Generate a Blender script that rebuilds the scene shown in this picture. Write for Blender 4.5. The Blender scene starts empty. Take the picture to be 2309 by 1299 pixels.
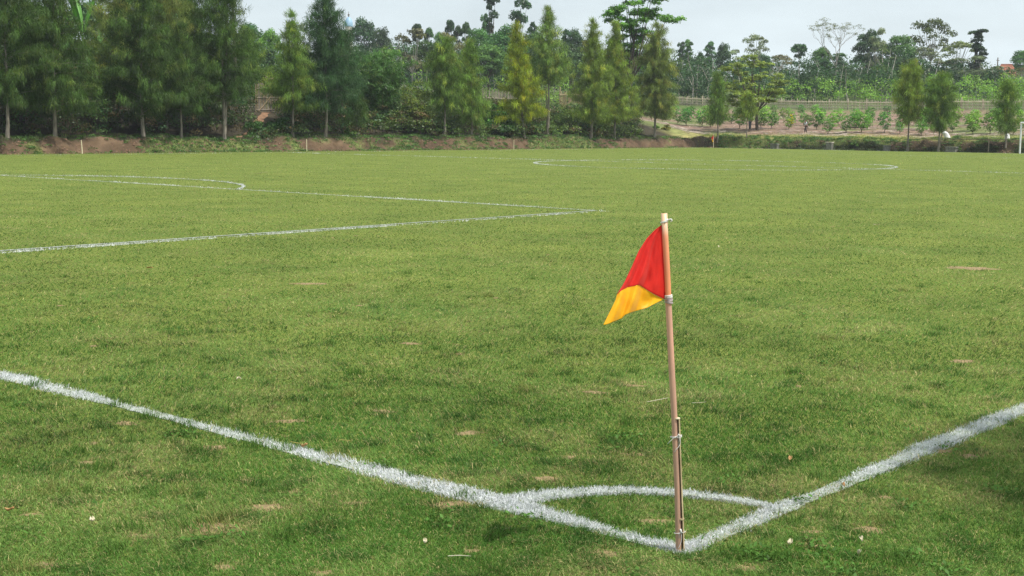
import bpy, math, random
import numpy as np
from mathutils import Vector, Matrix

# ------------------------------------------------------------------ camera, world, sun, exposure
scene = bpy.context.scene
CAM_F, PITCH, ROLL, YAW = 2964.07, 0.1208949, 0.0078154, 0.7196816
CAM = np.array([-4.415787, -2.928467, 1.726356])
_cy, _sy, _cp, _sp = math.cos(YAW), math.sin(YAW), math.cos(PITCH), math.sin(PITCH)
FW = np.array([_cy * _cp, _sy * _cp, -_sp]); RT = np.array([_sy, -_cy, 0.0]); UP = np.cross(RT, FW)
R2 = RT * math.cos(ROLL) + UP * math.sin(ROLL); U2 = -RT * math.sin(ROLL) + UP * math.cos(ROLL)

cam_data = bpy.data.cameras.new("camera")
cam = bpy.data.objects.new("camera", cam_data)
scene.collection.objects.link(cam)
cam_data.sensor_width = 36.0
cam_data.lens = CAM_F * 36.0 / 2309.0
cam_data.clip_start = 0.1
cam_data.clip_end = 6000
cam.matrix_world = Matrix(((R2[0], U2[0], -FW[0], CAM[0]), (R2[1], U2[1], -FW[1], CAM[1]),
                           (R2[2], U2[2], -FW[2], CAM[2]), (0, 0, 0, 1)))
scene.camera = cam

SUN_AZ, SUN_EL = math.radians(-77), math.radians(61)
SDIR = Vector((math.cos(SUN_EL) * math.cos(SUN_AZ), math.cos(SUN_EL) * math.sin(SUN_AZ), math.sin(SUN_EL)))
world = bpy.data.worlds.new("World")
scene.world = world
world.use_nodes = True
wn = world.node_tree
bg = wn.nodes["Background"]
sky = wn.nodes.new("ShaderNodeTexSky")
sky.sky_type = 'NISHITA'
sky.sun_disc = False
sky.sun_elevation = SUN_EL
sky.sun_rotation = math.atan2(SDIR.x, SDIR.y)
sky.air_density = 1.0
sky.dust_density = 4.0
sky.ozone_density = 1.5
hsv = wn.nodes.new("ShaderNodeHueSaturation")
hsv.inputs['Saturation'].default_value = 0.8
hsv.inputs['Value'].default_value = 1.0
wn.links.new(sky.outputs[0], hsv.inputs['Color'])
# thin uneven high cloud
tc = wn.nodes.new("ShaderNodeTexCoord")
mp = wn.nodes.new("ShaderNodeMapping"); mp.inputs['Scale'].default_value = (1.6, 1.6, 6.0)
nz = wn.nodes.new("ShaderNodeTexNoise"); nz.inputs['Scale'].default_value = 1.5; nz.inputs['Detail'].default_value = 5
cr = wn.nodes.new("ShaderNodeValToRGB")
cr.color_ramp.elements[0].position = 0.40; cr.color_ramp.elements[1].position = 0.72
mx = wn.nodes.new("ShaderNodeMix"); mx.data_type = 'RGBA'
wn.links.new(tc.outputs['Generated'], mp.inputs['Vector']); wn.links.new(mp.outputs[0], nz.inputs['Vector'])
wn.links.new(nz.outputs[0], cr.inputs[0]); 
mm = wn.nodes.new("ShaderNodeMapRange"); mm.inputs[3].default_value = 0.50; mm.inputs[4].default_value = 1.0
wn.links.new(cr.outputs[0], mm.inputs[0]); wn.links.new(mm.outputs[0], mx.inputs[0])
wn.links.new(hsv.outputs[0], mx.inputs[6]); mx.inputs[7].default_value = (6.0, 6.8, 7.15, 1)
wn.links.new(mx.outputs[2], bg.inputs[0])
bg.inputs[1].default_value = 0.12

sun_data = bpy.data.lights.new("sun", 'SUN')
sun_data.energy = 3.6
sun_data.angle = math.radians(0.9)
sun_data.color = (1.0, 0.955, 0.88)
sun = bpy.data.objects.new("sun", sun_data)
scene.collection.objects.link(sun)
sun.rotation_euler = SDIR.to_track_quat('Z', 'Y').to_euler()

vs = scene.view_settings
vs.view_transform = 'Standard'; vs.look = 'None'; vs.gamma = 1; vs.use_curve_mapping = False
vs.exposure = 0.5
scene.cycles.max_bounces = 6
scene.cycles.diffuse_bounces = 3
scene.cycles.transmission_bounces = 4
scene.cycles.transparent_max_bounces = 4
scene.cycles.volume_bounces = 0
scene.cycles.use_denoising = True
scene.cycles.denoising_prefilter = 'NONE'
scene.cycles.sample_clamp_indirect = 6

# ------------------------------------------------------------------ helpers
rng = np.random.default_rng(7)
COL = scene.collection
ray = lambda px, py: FW + R2 * (px - 1154.5) / CAM_F - U2 * (py - 649.5) / CAM_F

def gnd(px, py, z=0.0):
    d = ray(px, py); return CAM + d * (z - CAM[2]) / d[2]

def at_v(px, v, py=290):
    """Where the sight line through picture column px meets the vertical plane of one touchline distance v."""
    d = ray(px, py); return (CAM + d * (v - CAM[1]) / d[1])[:2]

def at_u(px, u, py=290):
    d = ray(px, py); return (CAM + d * (u - CAM[0]) / d[0])[:2]

def at_depth(px, dep, py=290):
    return (CAM + ray(px, py) * dep)[:2]

def z_of(px, py, xy):
    """height above ground zero seen at picture row py when standing at xy"""
    d = ray(px, py); dh = math.hypot(d[0], d[1])
    return CAM[2] + d[2] / dh * math.hypot(xy[0] - CAM[0], xy[1] - CAM[1])

def depth(xy):
    return float(np.dot(np.array([xy[0], xy[1], 1.5]) - CAM, FW))

_G = np.random.default_rng(3).random((8, 256, 256))
def vnoise(x, y, s, k=0):
    x = np.asarray(x, float) / s + 31.7 * k; y = np.asarray(y, float) / s + 17.3 * k
    xi = np.floor(x).astype(int); yi = np.floor(y).astype(int)
    fx = x - xi; fy = y - yi; fx = fx * fx * (3 - 2 * fx); fy = fy * fy * (3 - 2 * fy)
    g = _G[k % 8]; a = xi % 256; b = yi % 256; a1 = (xi + 1) % 256; b1 = (yi + 1) % 256
    return (g[a, b] * (1 - fx) + g[a1, b] * fx) * (1 - fy) + (g[a, b1] * (1 - fx) + g[a1, b1] * fx) * fy

def fbm(x, y, s, k=0, o=4):
    t = 0; w = 0
    for i in range(o):
        t = t + vnoise(x, y, s / 2 ** i, k + i) / 1.8 ** i; w += 1 / 1.8 ** i
    return t / w

def tag(o, label=None, cat=None, group=None, kind=None):
    if label: o['label'] = label
    if cat: o['category'] = cat
    if group: o['group'] = group
    if kind: o['kind'] = kind
    return o

def empty(name, loc, rz=0, label=None, cat=None, group=None):
    e = bpy.data.objects.new(name, None)
    e.empty_display_size = .3
    COL.objects.link(e); e.location = loc; e.rotation_euler = (0, 0, rz)
    return tag(e, label, cat, group)

def link(name, me, mat=None, parent=None, **kw):
    o = bpy.data.objects.new(name, me); COL.objects.link(o)
    if mat is not None:
        if not me.materials: me.materials.append(mat)
        elif me.materials[0] != mat:
            o.material_slots[0].link = 'OBJECT'; o.material_slots[0].material = mat
    if parent: o.parent = parent
    return tag(o, **kw)

def soup_mesh(name, V, C=None, smooth=False):
    """V (n,k,3) separate polygons, C (n,3) or (n,k,3) colours"""
    n, k = V.shape[:2]
    me = bpy.data.meshes.new(name)
    me.vertices.add(n * k); me.loops.add(n * k); me.polygons.add(n)
    me.vertices.foreach_set('co', np.ascontiguousarray(V, dtype=np.float32).ravel())
    me.loops.foreach_set('vertex_index', np.arange(n * k, dtype=np.int32))
    me.polygons.foreach_set('loop_start', np.arange(n, dtype=np.int32) * k)
    if C is not None:
        C = np.asarray(C, float)
        if C.ndim == 2: C = np.repeat(C[:, None, :], k, 1)
        a = me.color_attributes.new('Col', 'FLOAT_COLOR', 'POINT')
        cc = np.ones((n * k, 4), np.float32); cc[:, :3] = C.reshape(-1, 3)
        a.data.foreach_set('color', cc.ravel())
    me.update(calc_edges=True)
    return me

def grid_mesh(name, P, C=None, smooth=True, close=False):
    """P (a,b,3) grid of points"""
    a, b = P.shape[:2]
    idx = np.arange(a * b).reshape(a, b)
    F = np.stack([idx[:-1, :-1], idx[1:, :-1], idx[1:, 1:], idx[:-1, 1:]], -1).reshape(-1, 4)
    me = bpy.data.meshes.new(name)
    me.vertices.add(a * b); me.loops.add(F.size); me.polygons.add(len(F))
    me.vertices.foreach_set('co', P.astype(np.float32).ravel())
    me.loops.foreach_set('vertex_index', F.astype(np.int32).ravel())
    me.polygons.foreach_set('loop_start', np.arange(len(F), dtype=np.int32) * 4)
    if smooth: me.polygons.foreach_set('use_smooth', np.ones(len(F), bool))
    if C is not None:
        at = me.color_attributes.new('Col', 'FLOAT_COLOR', 'POINT')
        cc = np.ones((a * b, 4), np.float32); cc[:, :3] = C.reshape(-1, 3)
        at.data.foreach_set('color', cc.ravel())
    me.update(calc_edges=True)
    return me

class MB:
    """collects tubes, boxes and polygons into one mesh"""
    def __init__(s): s.v = []; s.f = []
    def add(s, vs_, fs):
        b = len(s.v); s.v += [tuple(map(float, v)) for v in vs_]; s.f += [tuple(b + i for i in f) for f in fs]
    def tube(s, pts, rad, n=6, cap=True):
        pts = [np.array(p, float) for p in pts]; m = len(pts)
        if not hasattr(rad, '__len__'): rad = [rad] * m
        vv = []; ff = []; ref = None
        for i, p in enumerate(pts):
            t = pts[min(i + 1, m - 1)] - pts[max(i - 1, 0)]; t = t / (np.linalg.norm(t) + 1e-9)
            if ref is None: ref = np.array([1., 0, 0]) if abs(t[0]) < .8 else np.array([0, 1., 0])
            a = np.cross(t, ref); a /= np.linalg.norm(a) + 1e-9; b = np.cross(t, a); ref = -b if False else ref
            for k in range(n):
                q = 2 * math.pi * k / n
                vv.append(p + rad[i] * (a * math.cos(q) + b * math.sin(q)))
        for i in range(m - 1):
            for k in range(n):
                ff.append((i * n + k, i * n + (k + 1) % n, (i + 1) * n + (k + 1) % n, (i + 1) * n + k))
        if cap: ff.append(tuple(range(n))[::-1]); ff.append(tuple((m - 1) * n + k for k in range(n)))
        s.add(vv, ff)
    def box(s, c, sx, sy, sz, rz=0):
        cr_, sr = math.cos(rz), math.sin(rz)
        vv = []
        for z in (0, 1):
            for x, y in ((-.5, -.5), (.5, -.5), (.5, .5), (-.5, .5)):
                X, Y = x * sx, y * sy
                vv.append((c[0] + X * cr_ - Y * sr, c[1] + X * sr + Y * cr_, c[2] + z * sz))
        s.add(vv, [(0, 3, 2, 1), (4, 5, 6, 7), (0, 1, 5, 4), (1, 2, 6, 5), (2, 3, 7, 6), (3, 0, 4, 7)])
    def mesh(s, name, smooth=False):
        me = bpy.data.meshes.new(name); me.from_pydata(s.v, [], s.f)
        if smooth: me.polygons.foreach_set('use_smooth', [True] * len(s.f))
        me.update(); return me
    def build(s, name, mat, parent=None, smooth=False, **kw):
        return link(name, s.mesh(name, smooth), mat, parent, **kw)

def copy_thing(root, label=None, **kw):
    c = root.copy(); COL.objects.link(c)
    for ch in root.children:
        d = ch.copy(); COL.objects.link(d); d.parent = c
        for g in ch.children:
            e = g.copy(); COL.objects.link(e); e.parent = d
    if label: c['label'] = label
    return tag(c, **kw)

# ------------------------------------------------------------------ materials
def newmat(name):
    m = bpy.data.materials.new(name); m.use_nodes = True
    nt = m.node_tree; nt.nodes.clear()
    out = nt.nodes.new('ShaderNodeOutputMaterial')
    return m, nt, out

def N(nt, t, **kw):
    n = nt.nodes.new(t)
    for k, v in kw.items(): setattr(n, k, v)
    return n

def noise_col(nt, c1, c2, scale, detail=4, lo=.35, hi=.65, vec='Object', stretch=None):
    t = N(nt, 'ShaderNodeTexCoord'); no = N(nt, 'ShaderNodeTexNoise')
    no.inputs['Scale'].default_value = scale; no.inputs['Detail'].default_value = detail
    if stretch:
        mpn = N(nt, 'ShaderNodeMapping'); mpn.inputs['Scale'].default_value = stretch
        nt.links.new(t.outputs[vec], mpn.inputs[0]); nt.links.new(mpn.outputs[0], no.inputs['Vector'])
    else: nt.links.new(t.outputs[vec], no.inputs['Vector'])
    r = N(nt, 'ShaderNodeValToRGB')
    r.color_ramp.elements[0].position = lo; r.color_ramp.elements[1].position = hi
    r.color_ramp.elements[0].color = (*c1, 1); r.color_ramp.elements[1].color = (*c2, 1)
    nt.links.new(no.outputs[0], r.inputs[0])
    return r.outputs[0], no.outputs[0]

def basic(name, c1, c2=None, scale=6, rough=.8, bump=0.3, trans=0, spec=.3, stretch=None, metal=0):
    m, nt, out = newmat(name)
    p = N(nt, 'ShaderNodeBsdfPrincipled')
    p.inputs['Roughness'].default_value = rough
    p.inputs['Specular IOR Level'].default_value = spec
    p.inputs['Metallic'].default_value = metal
    c2 = c2 or tuple(x * .7 for x in c1)
    col, fac = noise_col(nt, c1, c2, scale, stretch=stretch)
    nt.links.new(col, p.inputs['Base Color'])
    if bump:
        b = N(nt, 'ShaderNodeBump'); b.inputs['Strength'].default_value = bump; b.inputs['Distance'].default_value = .01
        nt.links.new(fac, b.inputs['Height']); nt.links.new(b.outputs[0], p.inputs['Normal'])
    if trans:
        tr = N(nt, 'ShaderNodeBsdfTranslucent'); nt.links.new(col, tr.inputs[0])
        ms = N(nt, 'ShaderNodeMixShader'); ms.inputs[0].default_value = trans
        nt.links.new(p.outputs[0], ms.inputs[1]); nt.links.new(tr.outputs[0], ms.inputs[2])
        nt.links.new(ms.outputs[0], out.inputs[0])
    else: nt.links.new(p.outputs[0], out.inputs[0])
    return m

def leafmat(name, tint=(1, 1, 1), trans=.35, rough=.6, gloss=.12, jitter=.0):
    """leaf or blade: colour from each leaf's own attribute times the plant's tint"""
    m, nt, out = newmat(name)
    a = N(nt, 'ShaderNodeAttribute', attribute_name='Col')
    mul = N(nt, 'ShaderNodeMix', data_type='RGBA', blend_type='MULTIPLY'); mul.inputs[0].default_value = 1
    nt.links.new(a.outputs['Color'], mul.inputs[6]); mul.inputs[7].default_value = (*tint, 1)
    src = mul.outputs[2]
    if jitter:
        oi = N(nt, 'ShaderNodeObjectInfo')
        hs = N(nt, 'ShaderNodeHueSaturation')
        mr = N(nt, 'ShaderNodeMapRange'); mr.inputs[3].default_value = .5 - jitter * .018; mr.inputs[4].default_value = .5 + jitter * .022
        mr2 = N(nt, 'ShaderNodeMapRange'); mr2.inputs[3].default_value = 1 - jitter * .35; mr2.inputs[4].default_value = 1 + jitter * .45
        nt.links.new(oi.outputs['Random'], mr.inputs[0]); nt.links.new(mr.outputs[0], hs.inputs['Hue'])
        m7 = N(nt, 'ShaderNodeMath', operation='MULTIPLY'); m7.inputs[1].default_value = 7.31
        m8 = N(nt, 'ShaderNodeMath', operation='FRACT')
        nt.links.new(oi.outputs['Random'], m7.inputs[0]); nt.links.new(m7.outputs[0], m8.inputs[0])
        nt.links.new(m8.outputs[0], mr2.inputs[0]); nt.links.new(mr2.outputs[0], hs.inputs['Value'])
        nt.links.new(src, hs.inputs['Color']); src = hs.outputs[0]
    d = N(nt, 'ShaderNodeBsdfDiffuse'); t = N(nt, 'ShaderNodeBsdfTranslucent'); g = N(nt, 'ShaderNodeBsdfGlossy')
    g.inputs['Roughness'].default_value = rough; g.inputs[0].default_value = (.6, .6, .6, 1)
    nt.links.new(src, d.inputs[0]); nt.links.new(src, t.inputs[0])
    s1 = N(nt, 'ShaderNodeMixShader'); s1.inputs[0].default_value = trans
    nt.links.new(d.outputs[0], s1.inputs[1]); nt.links.new(t.outputs[0], s1.inputs[2])
    s2 = N(nt, 'ShaderNodeMixShader'); s2.inputs[0].default_value = gloss * .22
    nt.links.new(s1.outputs[0], s2.inputs[1]); nt.links.new(g.outputs[0], s2.inputs[2])
    nt.links.new(s2.outputs[0], out.inputs[0])
    return m

def attrmat(name, scale=3, amt=.35, rough=.95, bump=.6, bd=.05):
    m, nt, out = newmat(name)
    a = N(nt, 'ShaderNodeAttribute', attribute_name='Col')
    p = N(nt, 'ShaderNodeBsdfPrincipled'); p.inputs['Roughness'].default_value = rough
    p.inputs['Specular IOR Level'].default_value = .1
    col, fac = noise_col(nt, (1 - amt,) * 3, (1 + amt,) * 3, scale, detail=7, lo=.3, hi=.7)
    mul = N(nt, 'ShaderNodeMix', data_type='RGBA', blend_type='MULTIPLY'); mul.inputs[0].default_value = 1
    nt.links.new(a.outputs['Color'], mul.inputs[6]); nt.links.new(col, mul.inputs[7])
    nt.links.new(mul.outputs[2], p.inputs['Base Color'])
    b = N(nt, 'ShaderNodeBump'); b.inputs['Strength'].default_value = bump; b.inputs['Distance'].default_value = bd
    nt.links.new(fac, b.inputs['Height']); nt.links.new(b.outputs[0], p.inputs['Normal'])
    nt.links.new(p.outputs[0], out.inputs[0])
    return m

BARK_PALE = basic('bark_pale', (.24, .21, .17), (.12, .105, .085), 9, .9, .5, stretch=(1, 1, .25))
BARK_DARK = basic('bark_dark', (.10, .08, .06), (.05, .04, .03), 9, .9, .5)
BARK_GREY = basic('bark_grey', (.40, .37, .32), (.22, .20, .17), 7, .9, .5)
BAMBOO = basic('split_bamboo', (.46, .37, .22), (.26, .19, .11), 5, .7, .3, stretch=(8, 8, .6))
BAMBOO_GREY = basic('weathered_bamboo', (.42, .37, .30), (.20, .16, .13), 4, .85, .3, stretch=(8, 8, .6))
FOLI = {
    'dark': leafmat('casuarina_needles_dark', (1.55, 1.68, .80), .32),
    'blue': leafmat('casuarina_needles_blue_green', (1.15, 1.50, 1.30), .30),
    'mid': leafmat('casuarina_needles_green', (3.3, 3.1, 1.4), .34),
    'olive': leafmat('casuarina_needles_olive', (4.9, 3.9, 1.6), .34),
    'yellow': leafmat('casuarina_needles_yellow', (6.3, 4.5, .9), .35),
    'brown': leafmat('casuarina_needles_brown_olive', (4.6, 3.4, 2.0), .34),
    'grey': leafmat('casuarina_needles_grey_green', (4.4, 3.8, 2.3), .34),
}
LEAF = leafmat('broad_leaves', (1.35, 1.7, 1.15), .35, .45, .15, jitter=1.0)
LEAF_PLAIN = leafmat('shrub_leaves', (1.4, 1.65, 1.15), .35, .45, .15)
GRASS_M = leafmat('grass_blades', (1, 1, 1), .32, .5, .06)
PAINT_M = leafmat('painted_grass_blades', (1, 1, 1), .10, .6, .05)
TERRAIN_M = attrmat('earth_and_turf', 1.4, .32, bump=.8, bd=.12)

# ------------------------------------------------------------------ terrain height outside the pitch
VL, UF = 69.3, 105.6                         # foot of the bank along the far touchline and behind the far goal line
PL = np.array([[0, 0], [.5, .50], [.95, .86], [1.4, .97], [3.2, 1.10], [8, 2.65], [9.5, 2.8], [60, 5.6], [130, 9.5], [260, 15], [520, 24]])
PF = np.array([[0, 0], [.4, .72], [.75, .98], [1.3, 1.05], [4, 1.12], [8, 1.42], [13, 1.85], [30, 3.15], [55, 4.5], [110, 8.5], [200, 13], [520, 24]])

def H(x, y):
    x = np.asarray(x, float); y = np.asarray(y, float)
    sl = np.maximum(y - VL, 0); sf = np.maximum(x - UF, 0)
    w1 = vnoise(x, y, 3.1, 1) * .8 + vnoise(x, y, 1.1, 2) * .5
    s = np.hypot(sl, sf)
    a = np.arctan2(sf, sl + 1e-6) / (math.pi / 2)
    a = np.clip((a - .15) / .5, 0, 1); a = a * a * (3 - 2 * a)
    s2 = np.maximum(s - w1 * .5 * np.clip(s * 4, 0, 1), 0)
    h = np.interp(s2, PL[:, 0], PL[:, 1]) * (1 - a) + np.interp(s2, PF[:, 0], PF[:, 1]) * a
    near = np.clip(s * 3, 0, 1) * np.clip(1.6 - s / 12, .25, 1)
    return h + near * ((fbm(x, y, 4.0, 3) - .5) * .5 + (vnoise(x, y, .9, 5) - .5) * .30 * (s < 4) + (vnoise(x, y, .35, 2) - .5) * .12 * (s < 3))

def zat(xy): return float(H(xy[0], xy[1]))

# pitch surface: one sheet
def line_dist(u, v):
    """distance to the nearest painted centre line, and its half width"""
    L, W = 104.05, 66.5
    pd, pw, crad = 17.8, 19.32, 8.91
    wob = (vnoise(u, v, 1.3, 4) - .5) * .045 + (vnoise(u, v, .3, 6) - .5) * .045
    D = []
    def seg(ax, ay, bx, by, hw):
        dx, dy = bx - ax, by - ay; l2 = dx * dx + dy * dy
        t = np.clip(((u - ax) * dx + (v - ay) * dy) / l2, 0, 1)
        D.append(np.hypot(u - ax - t * dx, v - ay - t * dy) - hw * (.72 + .5 * vnoise(u, v, .8, 2)))
    seg(0, 0, 0, W, .062); seg(0, 0, L, 0, .064); seg(0, W, L, W, .05); seg(L, 0, L, W, .05)
    for s in (0, 1):
        f = lambda a: a if s == 0 else L - a
        seg(f(pd), W / 2 - pw, f(pd), W / 2 + pw, .055); seg(f(0), W / 2 - pw, f(pd), W / 2 - pw, .06); seg(f(0), W / 2 + pw, f(pd), W / 2 + pw, .055)
        seg(f(5.5), W / 2 - 9.16, f(5.5), W / 2 + 9.16, .05); seg(f(0), W / 2 - 9.16, f(5.5), W / 2 - 9.16, .05); seg(f(0), W / 2 + 9.16, f(5.5), W / 2 + 9.16, .05)
    seg(L / 2, 0, L / 2, W, .055)
    D.append(np.abs(np.hypot(u - L / 2, v - W / 2) - crad) - .06)
    c1 = np.abs(np.hypot(u - 11 / 16.5 * pd, v - W / 2) - crad) - .06
    D.append(np.where(u > pd - .1, c1, 9))
    c2 = np.abs(np.hypot(u - (L - 11 / 16.5 * pd), v - W / 2) - crad) - .06
    D.append(np.where(u < L - pd + .1, c2, 9))
    D.append(np.where((u > 0) & (v > 0), np.abs(np.hypot(u / .80, v / .97) - 1) * .88 - .047 * (.8 + .4 * vnoise(u, v, .3, 5)), 9))
    return np.min(D, 0) + wob

m, nt, out = newmat('turf_thatch')
p = N(nt, 'ShaderNodeBsdfPrincipled'); p.inputs['Roughness'].default_value = .95; p.inputs['Specular IOR Level'].default_value = .05
cA, fA = noise_col(nt, (.07, .11, .022), (.17, .20, .05), 26, 6, .35, .65)
cB, fB = noise_col(nt, (.82, .86, .80), (1.2, 1.14, 1.05), .55, 4, .3, .7)
mul = N(nt, 'ShaderNodeMix', data_type='RGBA', blend_type='MULTIPLY'); mul.inputs[0].default_value = 1
nt.links.new(cA, mul.inputs[6]); nt.links.new(cB, mul.inputs[7]); nt.links.new(mul.outputs[2], p.inputs['Base Color'])
b = N(nt, 'ShaderNodeBump'); b.inputs['Strength'].default_value = .7; b.inputs['Distance'].default_value = .02
nt.links.new(fA, b.inputs['Height']); nt.links.new(b.outputs[0], p.inputs['Normal']); nt.links.new(p.outputs[0], out.inputs[0])
THATCH = m
gx = np.concatenate([[-900, -300, -100, -40], np.linspace(-20, UF + .6, 60)])
gy = np.concatenate([[-900, -300, -100, -40], np.linspace(-20, VL + .6, 45)])
GX, GY = np.meshgrid(gx, gy, indexing='ij')
link('ground', grid_mesh('ground', np.stack([GX, GY, GX * 0], -1)), THATCH, kind='structure')

# raised land round the pitch: strips that follow the foot of the bank
path = [(u, VL, 0, 1) for u in np.concatenate([[-900, -400, -200, -100, -60], np.arange(-40, UF, .4)])]
path += [(UF, VL, math.sin(a), math.cos(a)) for a in np.linspace(0, math.pi / 2, 60)]
path += [(UF, v, 1, 0) for v in np.concatenate([np.arange(VL, -20, -.4), [-40, -80, -200, -400, -900]])]
path = np.array(path)
S = np.concatenate([[0], np.arange(.1, 1.9, .14), np.geomspace(2.0, 700, 46)])
TX = path[:, None, 0] + path[:, None, 2] * S[None]; TY = path[:, None, 1] + path[:, None, 3] * S[None]
TZ = H(TX, TY); TZ[:, 0] = -.02
SS = np.broadcast_to(S, TX.shape)
ang = np.arctan2(np.maximum(TX - UF, 0), np.maximum(TY - VL, 0) + 1e-6) / (math.pi / 2)
soil = np.array([.112, .076, .046]); dry = np.array([.26, .235, .09]); green = np.array([.085, .12, .035]); orch = np.array([.20, .135, .10]); litter = np.array([.040, .034, .022])
n1 = fbm(TX, TY, 5.5, 1)[..., None]; n2 = fbm(TX, TY, 1.3, 2)[..., None]; n3 = fbm(TX, TY, 14, 5)[..., None]
face = soil * (.35 + 1.3 * n2) 
g1 = np.clip((n1 - .52) * 8 + (n2 - .5) * 7, 0, 1)
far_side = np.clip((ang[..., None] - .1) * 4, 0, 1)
face = face * (1 - far_side) + face * np.array([.55, .62, .62]) * far_side  # far bank's soil darkened in colour to stand for its overhang shade
Cb = face * (1 - g1) + (green * .8 + dry * .18) * g1 * (.7 + .6 * n2)
top_l = litter * (.7 + .9 * n2)
top_f = (dry * (1 - np.clip(n1 * 3 - 1.6, 0, 1)) + green * 1.2 * np.clip(n1 * 3 - 1.6, 0, 1)) * (.7 + .6 * n2)
A = np.clip((ang[..., None] - .02) * 3, 0, 1)
shelf = top_l * (1 - A) + top_f * A
or_c = orch * (.75 + .5 * n2) * (1 - np.clip((n1 - .52) * 6, 0, .8)) + green * 1.3 * np.clip((n1 - .52) * 6, 0, .8)
far_c = green * (.8 + .5 * n3)
s3 = SS[..., None]
wtop = np.clip((s3 - 1.0) / .5, 0, 1)
C_ = Cb * (1 - wtop) + shelf * wtop
wo = np.clip((s3 - 6.5) / 2, 0, 1) * np.clip(ang[..., None] * 8 , 0, 1)
C_ = C_ * (1 - wo) + or_c * wo
wf = np.clip((s3 - 50) / 8, 0, 1)
C_ = C_ * (1 - wf) + far_c * wf
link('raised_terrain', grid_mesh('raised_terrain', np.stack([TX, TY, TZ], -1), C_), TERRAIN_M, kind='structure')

# far blue ridge
hx = []
for i, a in enumerate(np.linspace(-.5, 1.75, 160)):
    row = []
    for j, d in enumerate(np.linspace(430, 800, 26)):
        t = j / 25
        hh = 6 + 27 * math.sin(min(t * 1.25, 1) * math.pi / 2) ** 1.5 * (.62 + .5 * float(fbm(a * 300, 40 + d * .2, 130, 2)))
        row.append((CAM[0] + d * math.cos(a), CAM[1] + d * math.sin(a), hh + 1.5 * (float(vnoise(a * 900, d, 11, 3)) - .5) * 2))
    hx.append(row)
hx = np.array(hx)
hc = np.array([.045, .075, .035]) * (.6 + .9 * fbm(hx[..., 0], hx[..., 1], 30, 4)[..., None])
link('hills', grid_mesh('hills', hx, hc), TERRAIN_M, kind='structure')

# ------------------------------------------------------------------ pitch grass, blade by blade
BARE = []
for px, py, w, h in [(480, 1192, 130, 14), (105, 1275, 60, 12), (1015, 1138, 90, 10), (1475, 1175, 60, 9), (1365, 1248, 70, 10), (1845, 1232, 50, 10),
                     (1680, 1282, 60, 12), (725, 1293, 55, 9), (1055, 977, 55, 9), (285, 955, 40, 7), (505, 1280, 50, 8), (865, 928, 45, 6), (1745, 1160, 60, 8),
                     (1065, 1243, 35, 8), (320, 1210, 60, 8), (1435, 1025, 45, 8), (925, 775, 40, 4), (650, 950, 60, 6), (480, 1010, 60, 6), (600, 1145, 80, 8),
                     (1340, 885, 50, 5), (1230, 1080, 60, 7), (2190, 1030, 40, 8), (2125, 1018, 35, 7), (1960, 1195, 60, 9), (1830, 1200, 40, 7), (700, 640, 60, 4), (2190, 605, 90, 4),
                     (1740, 1095, 20, 5), (555, 1085, 30, 6), (800, 1135, 40, 6), (655, 1110, 35, 5), (2170, 815, 50, 4), (1430, 870, 40, 5)]:
    c = gnd(px, py); d = math.hypot(c[0] - CAM[0], c[1] - CAM[1])
    BARE.append((c[0], c[1], w * d / CAM_F / 2, h * d * d / CAM_F / CAM[2] / 2))
for i in range(24):
    r = 4.3 * (26 / 4.3) ** rng.random(); a = YAW + rng.uniform(-.42, .42)
    BARE.append((CAM[0] + r * math.cos(a), CAM[1] + r * math.sin(a), rng.uniform(.015, .045), rng.uniform(.015, .04)))
BARE = np.array(BARE)
vdir = np.array([math.cos(YAW), math.sin(YAW)])

def bare_mask(x, y):
    m_ = np.full(x.shape, 9.0)
    for bx, by, wa, wb in BARE:
        dx = x - bx; dy = y - by
        k = np.abs(dx) + np.abs(dy) < (wa + wb) * 2.5
        if not k.any(): continue
        a = (dx[k] * vdir[1] - dy[k] * vdir[0]) / wa; b_ = (dx[k] * vdir[0] + dy[k] * vdir[1]) / max(wb, wa * .6)
        m_[k] = np.minimum(m_[k], np.hypot(a, b_) + (vnoise(x[k], y[k], .045, 3) - .5) * 1.5)
    return m_

def scatter(n, r0, r1, p_, half):
    q = 2 - p_
    t = rng.random(n)
    r = (r0 ** q + t * (r1 ** q - r0 ** q)) ** (1 / q)
    a = YAW + rng.uniform(-half, half, n)
    return CAM[0] + r * np.cos(a), CAM[1] + r * np.sin(a), r

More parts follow.
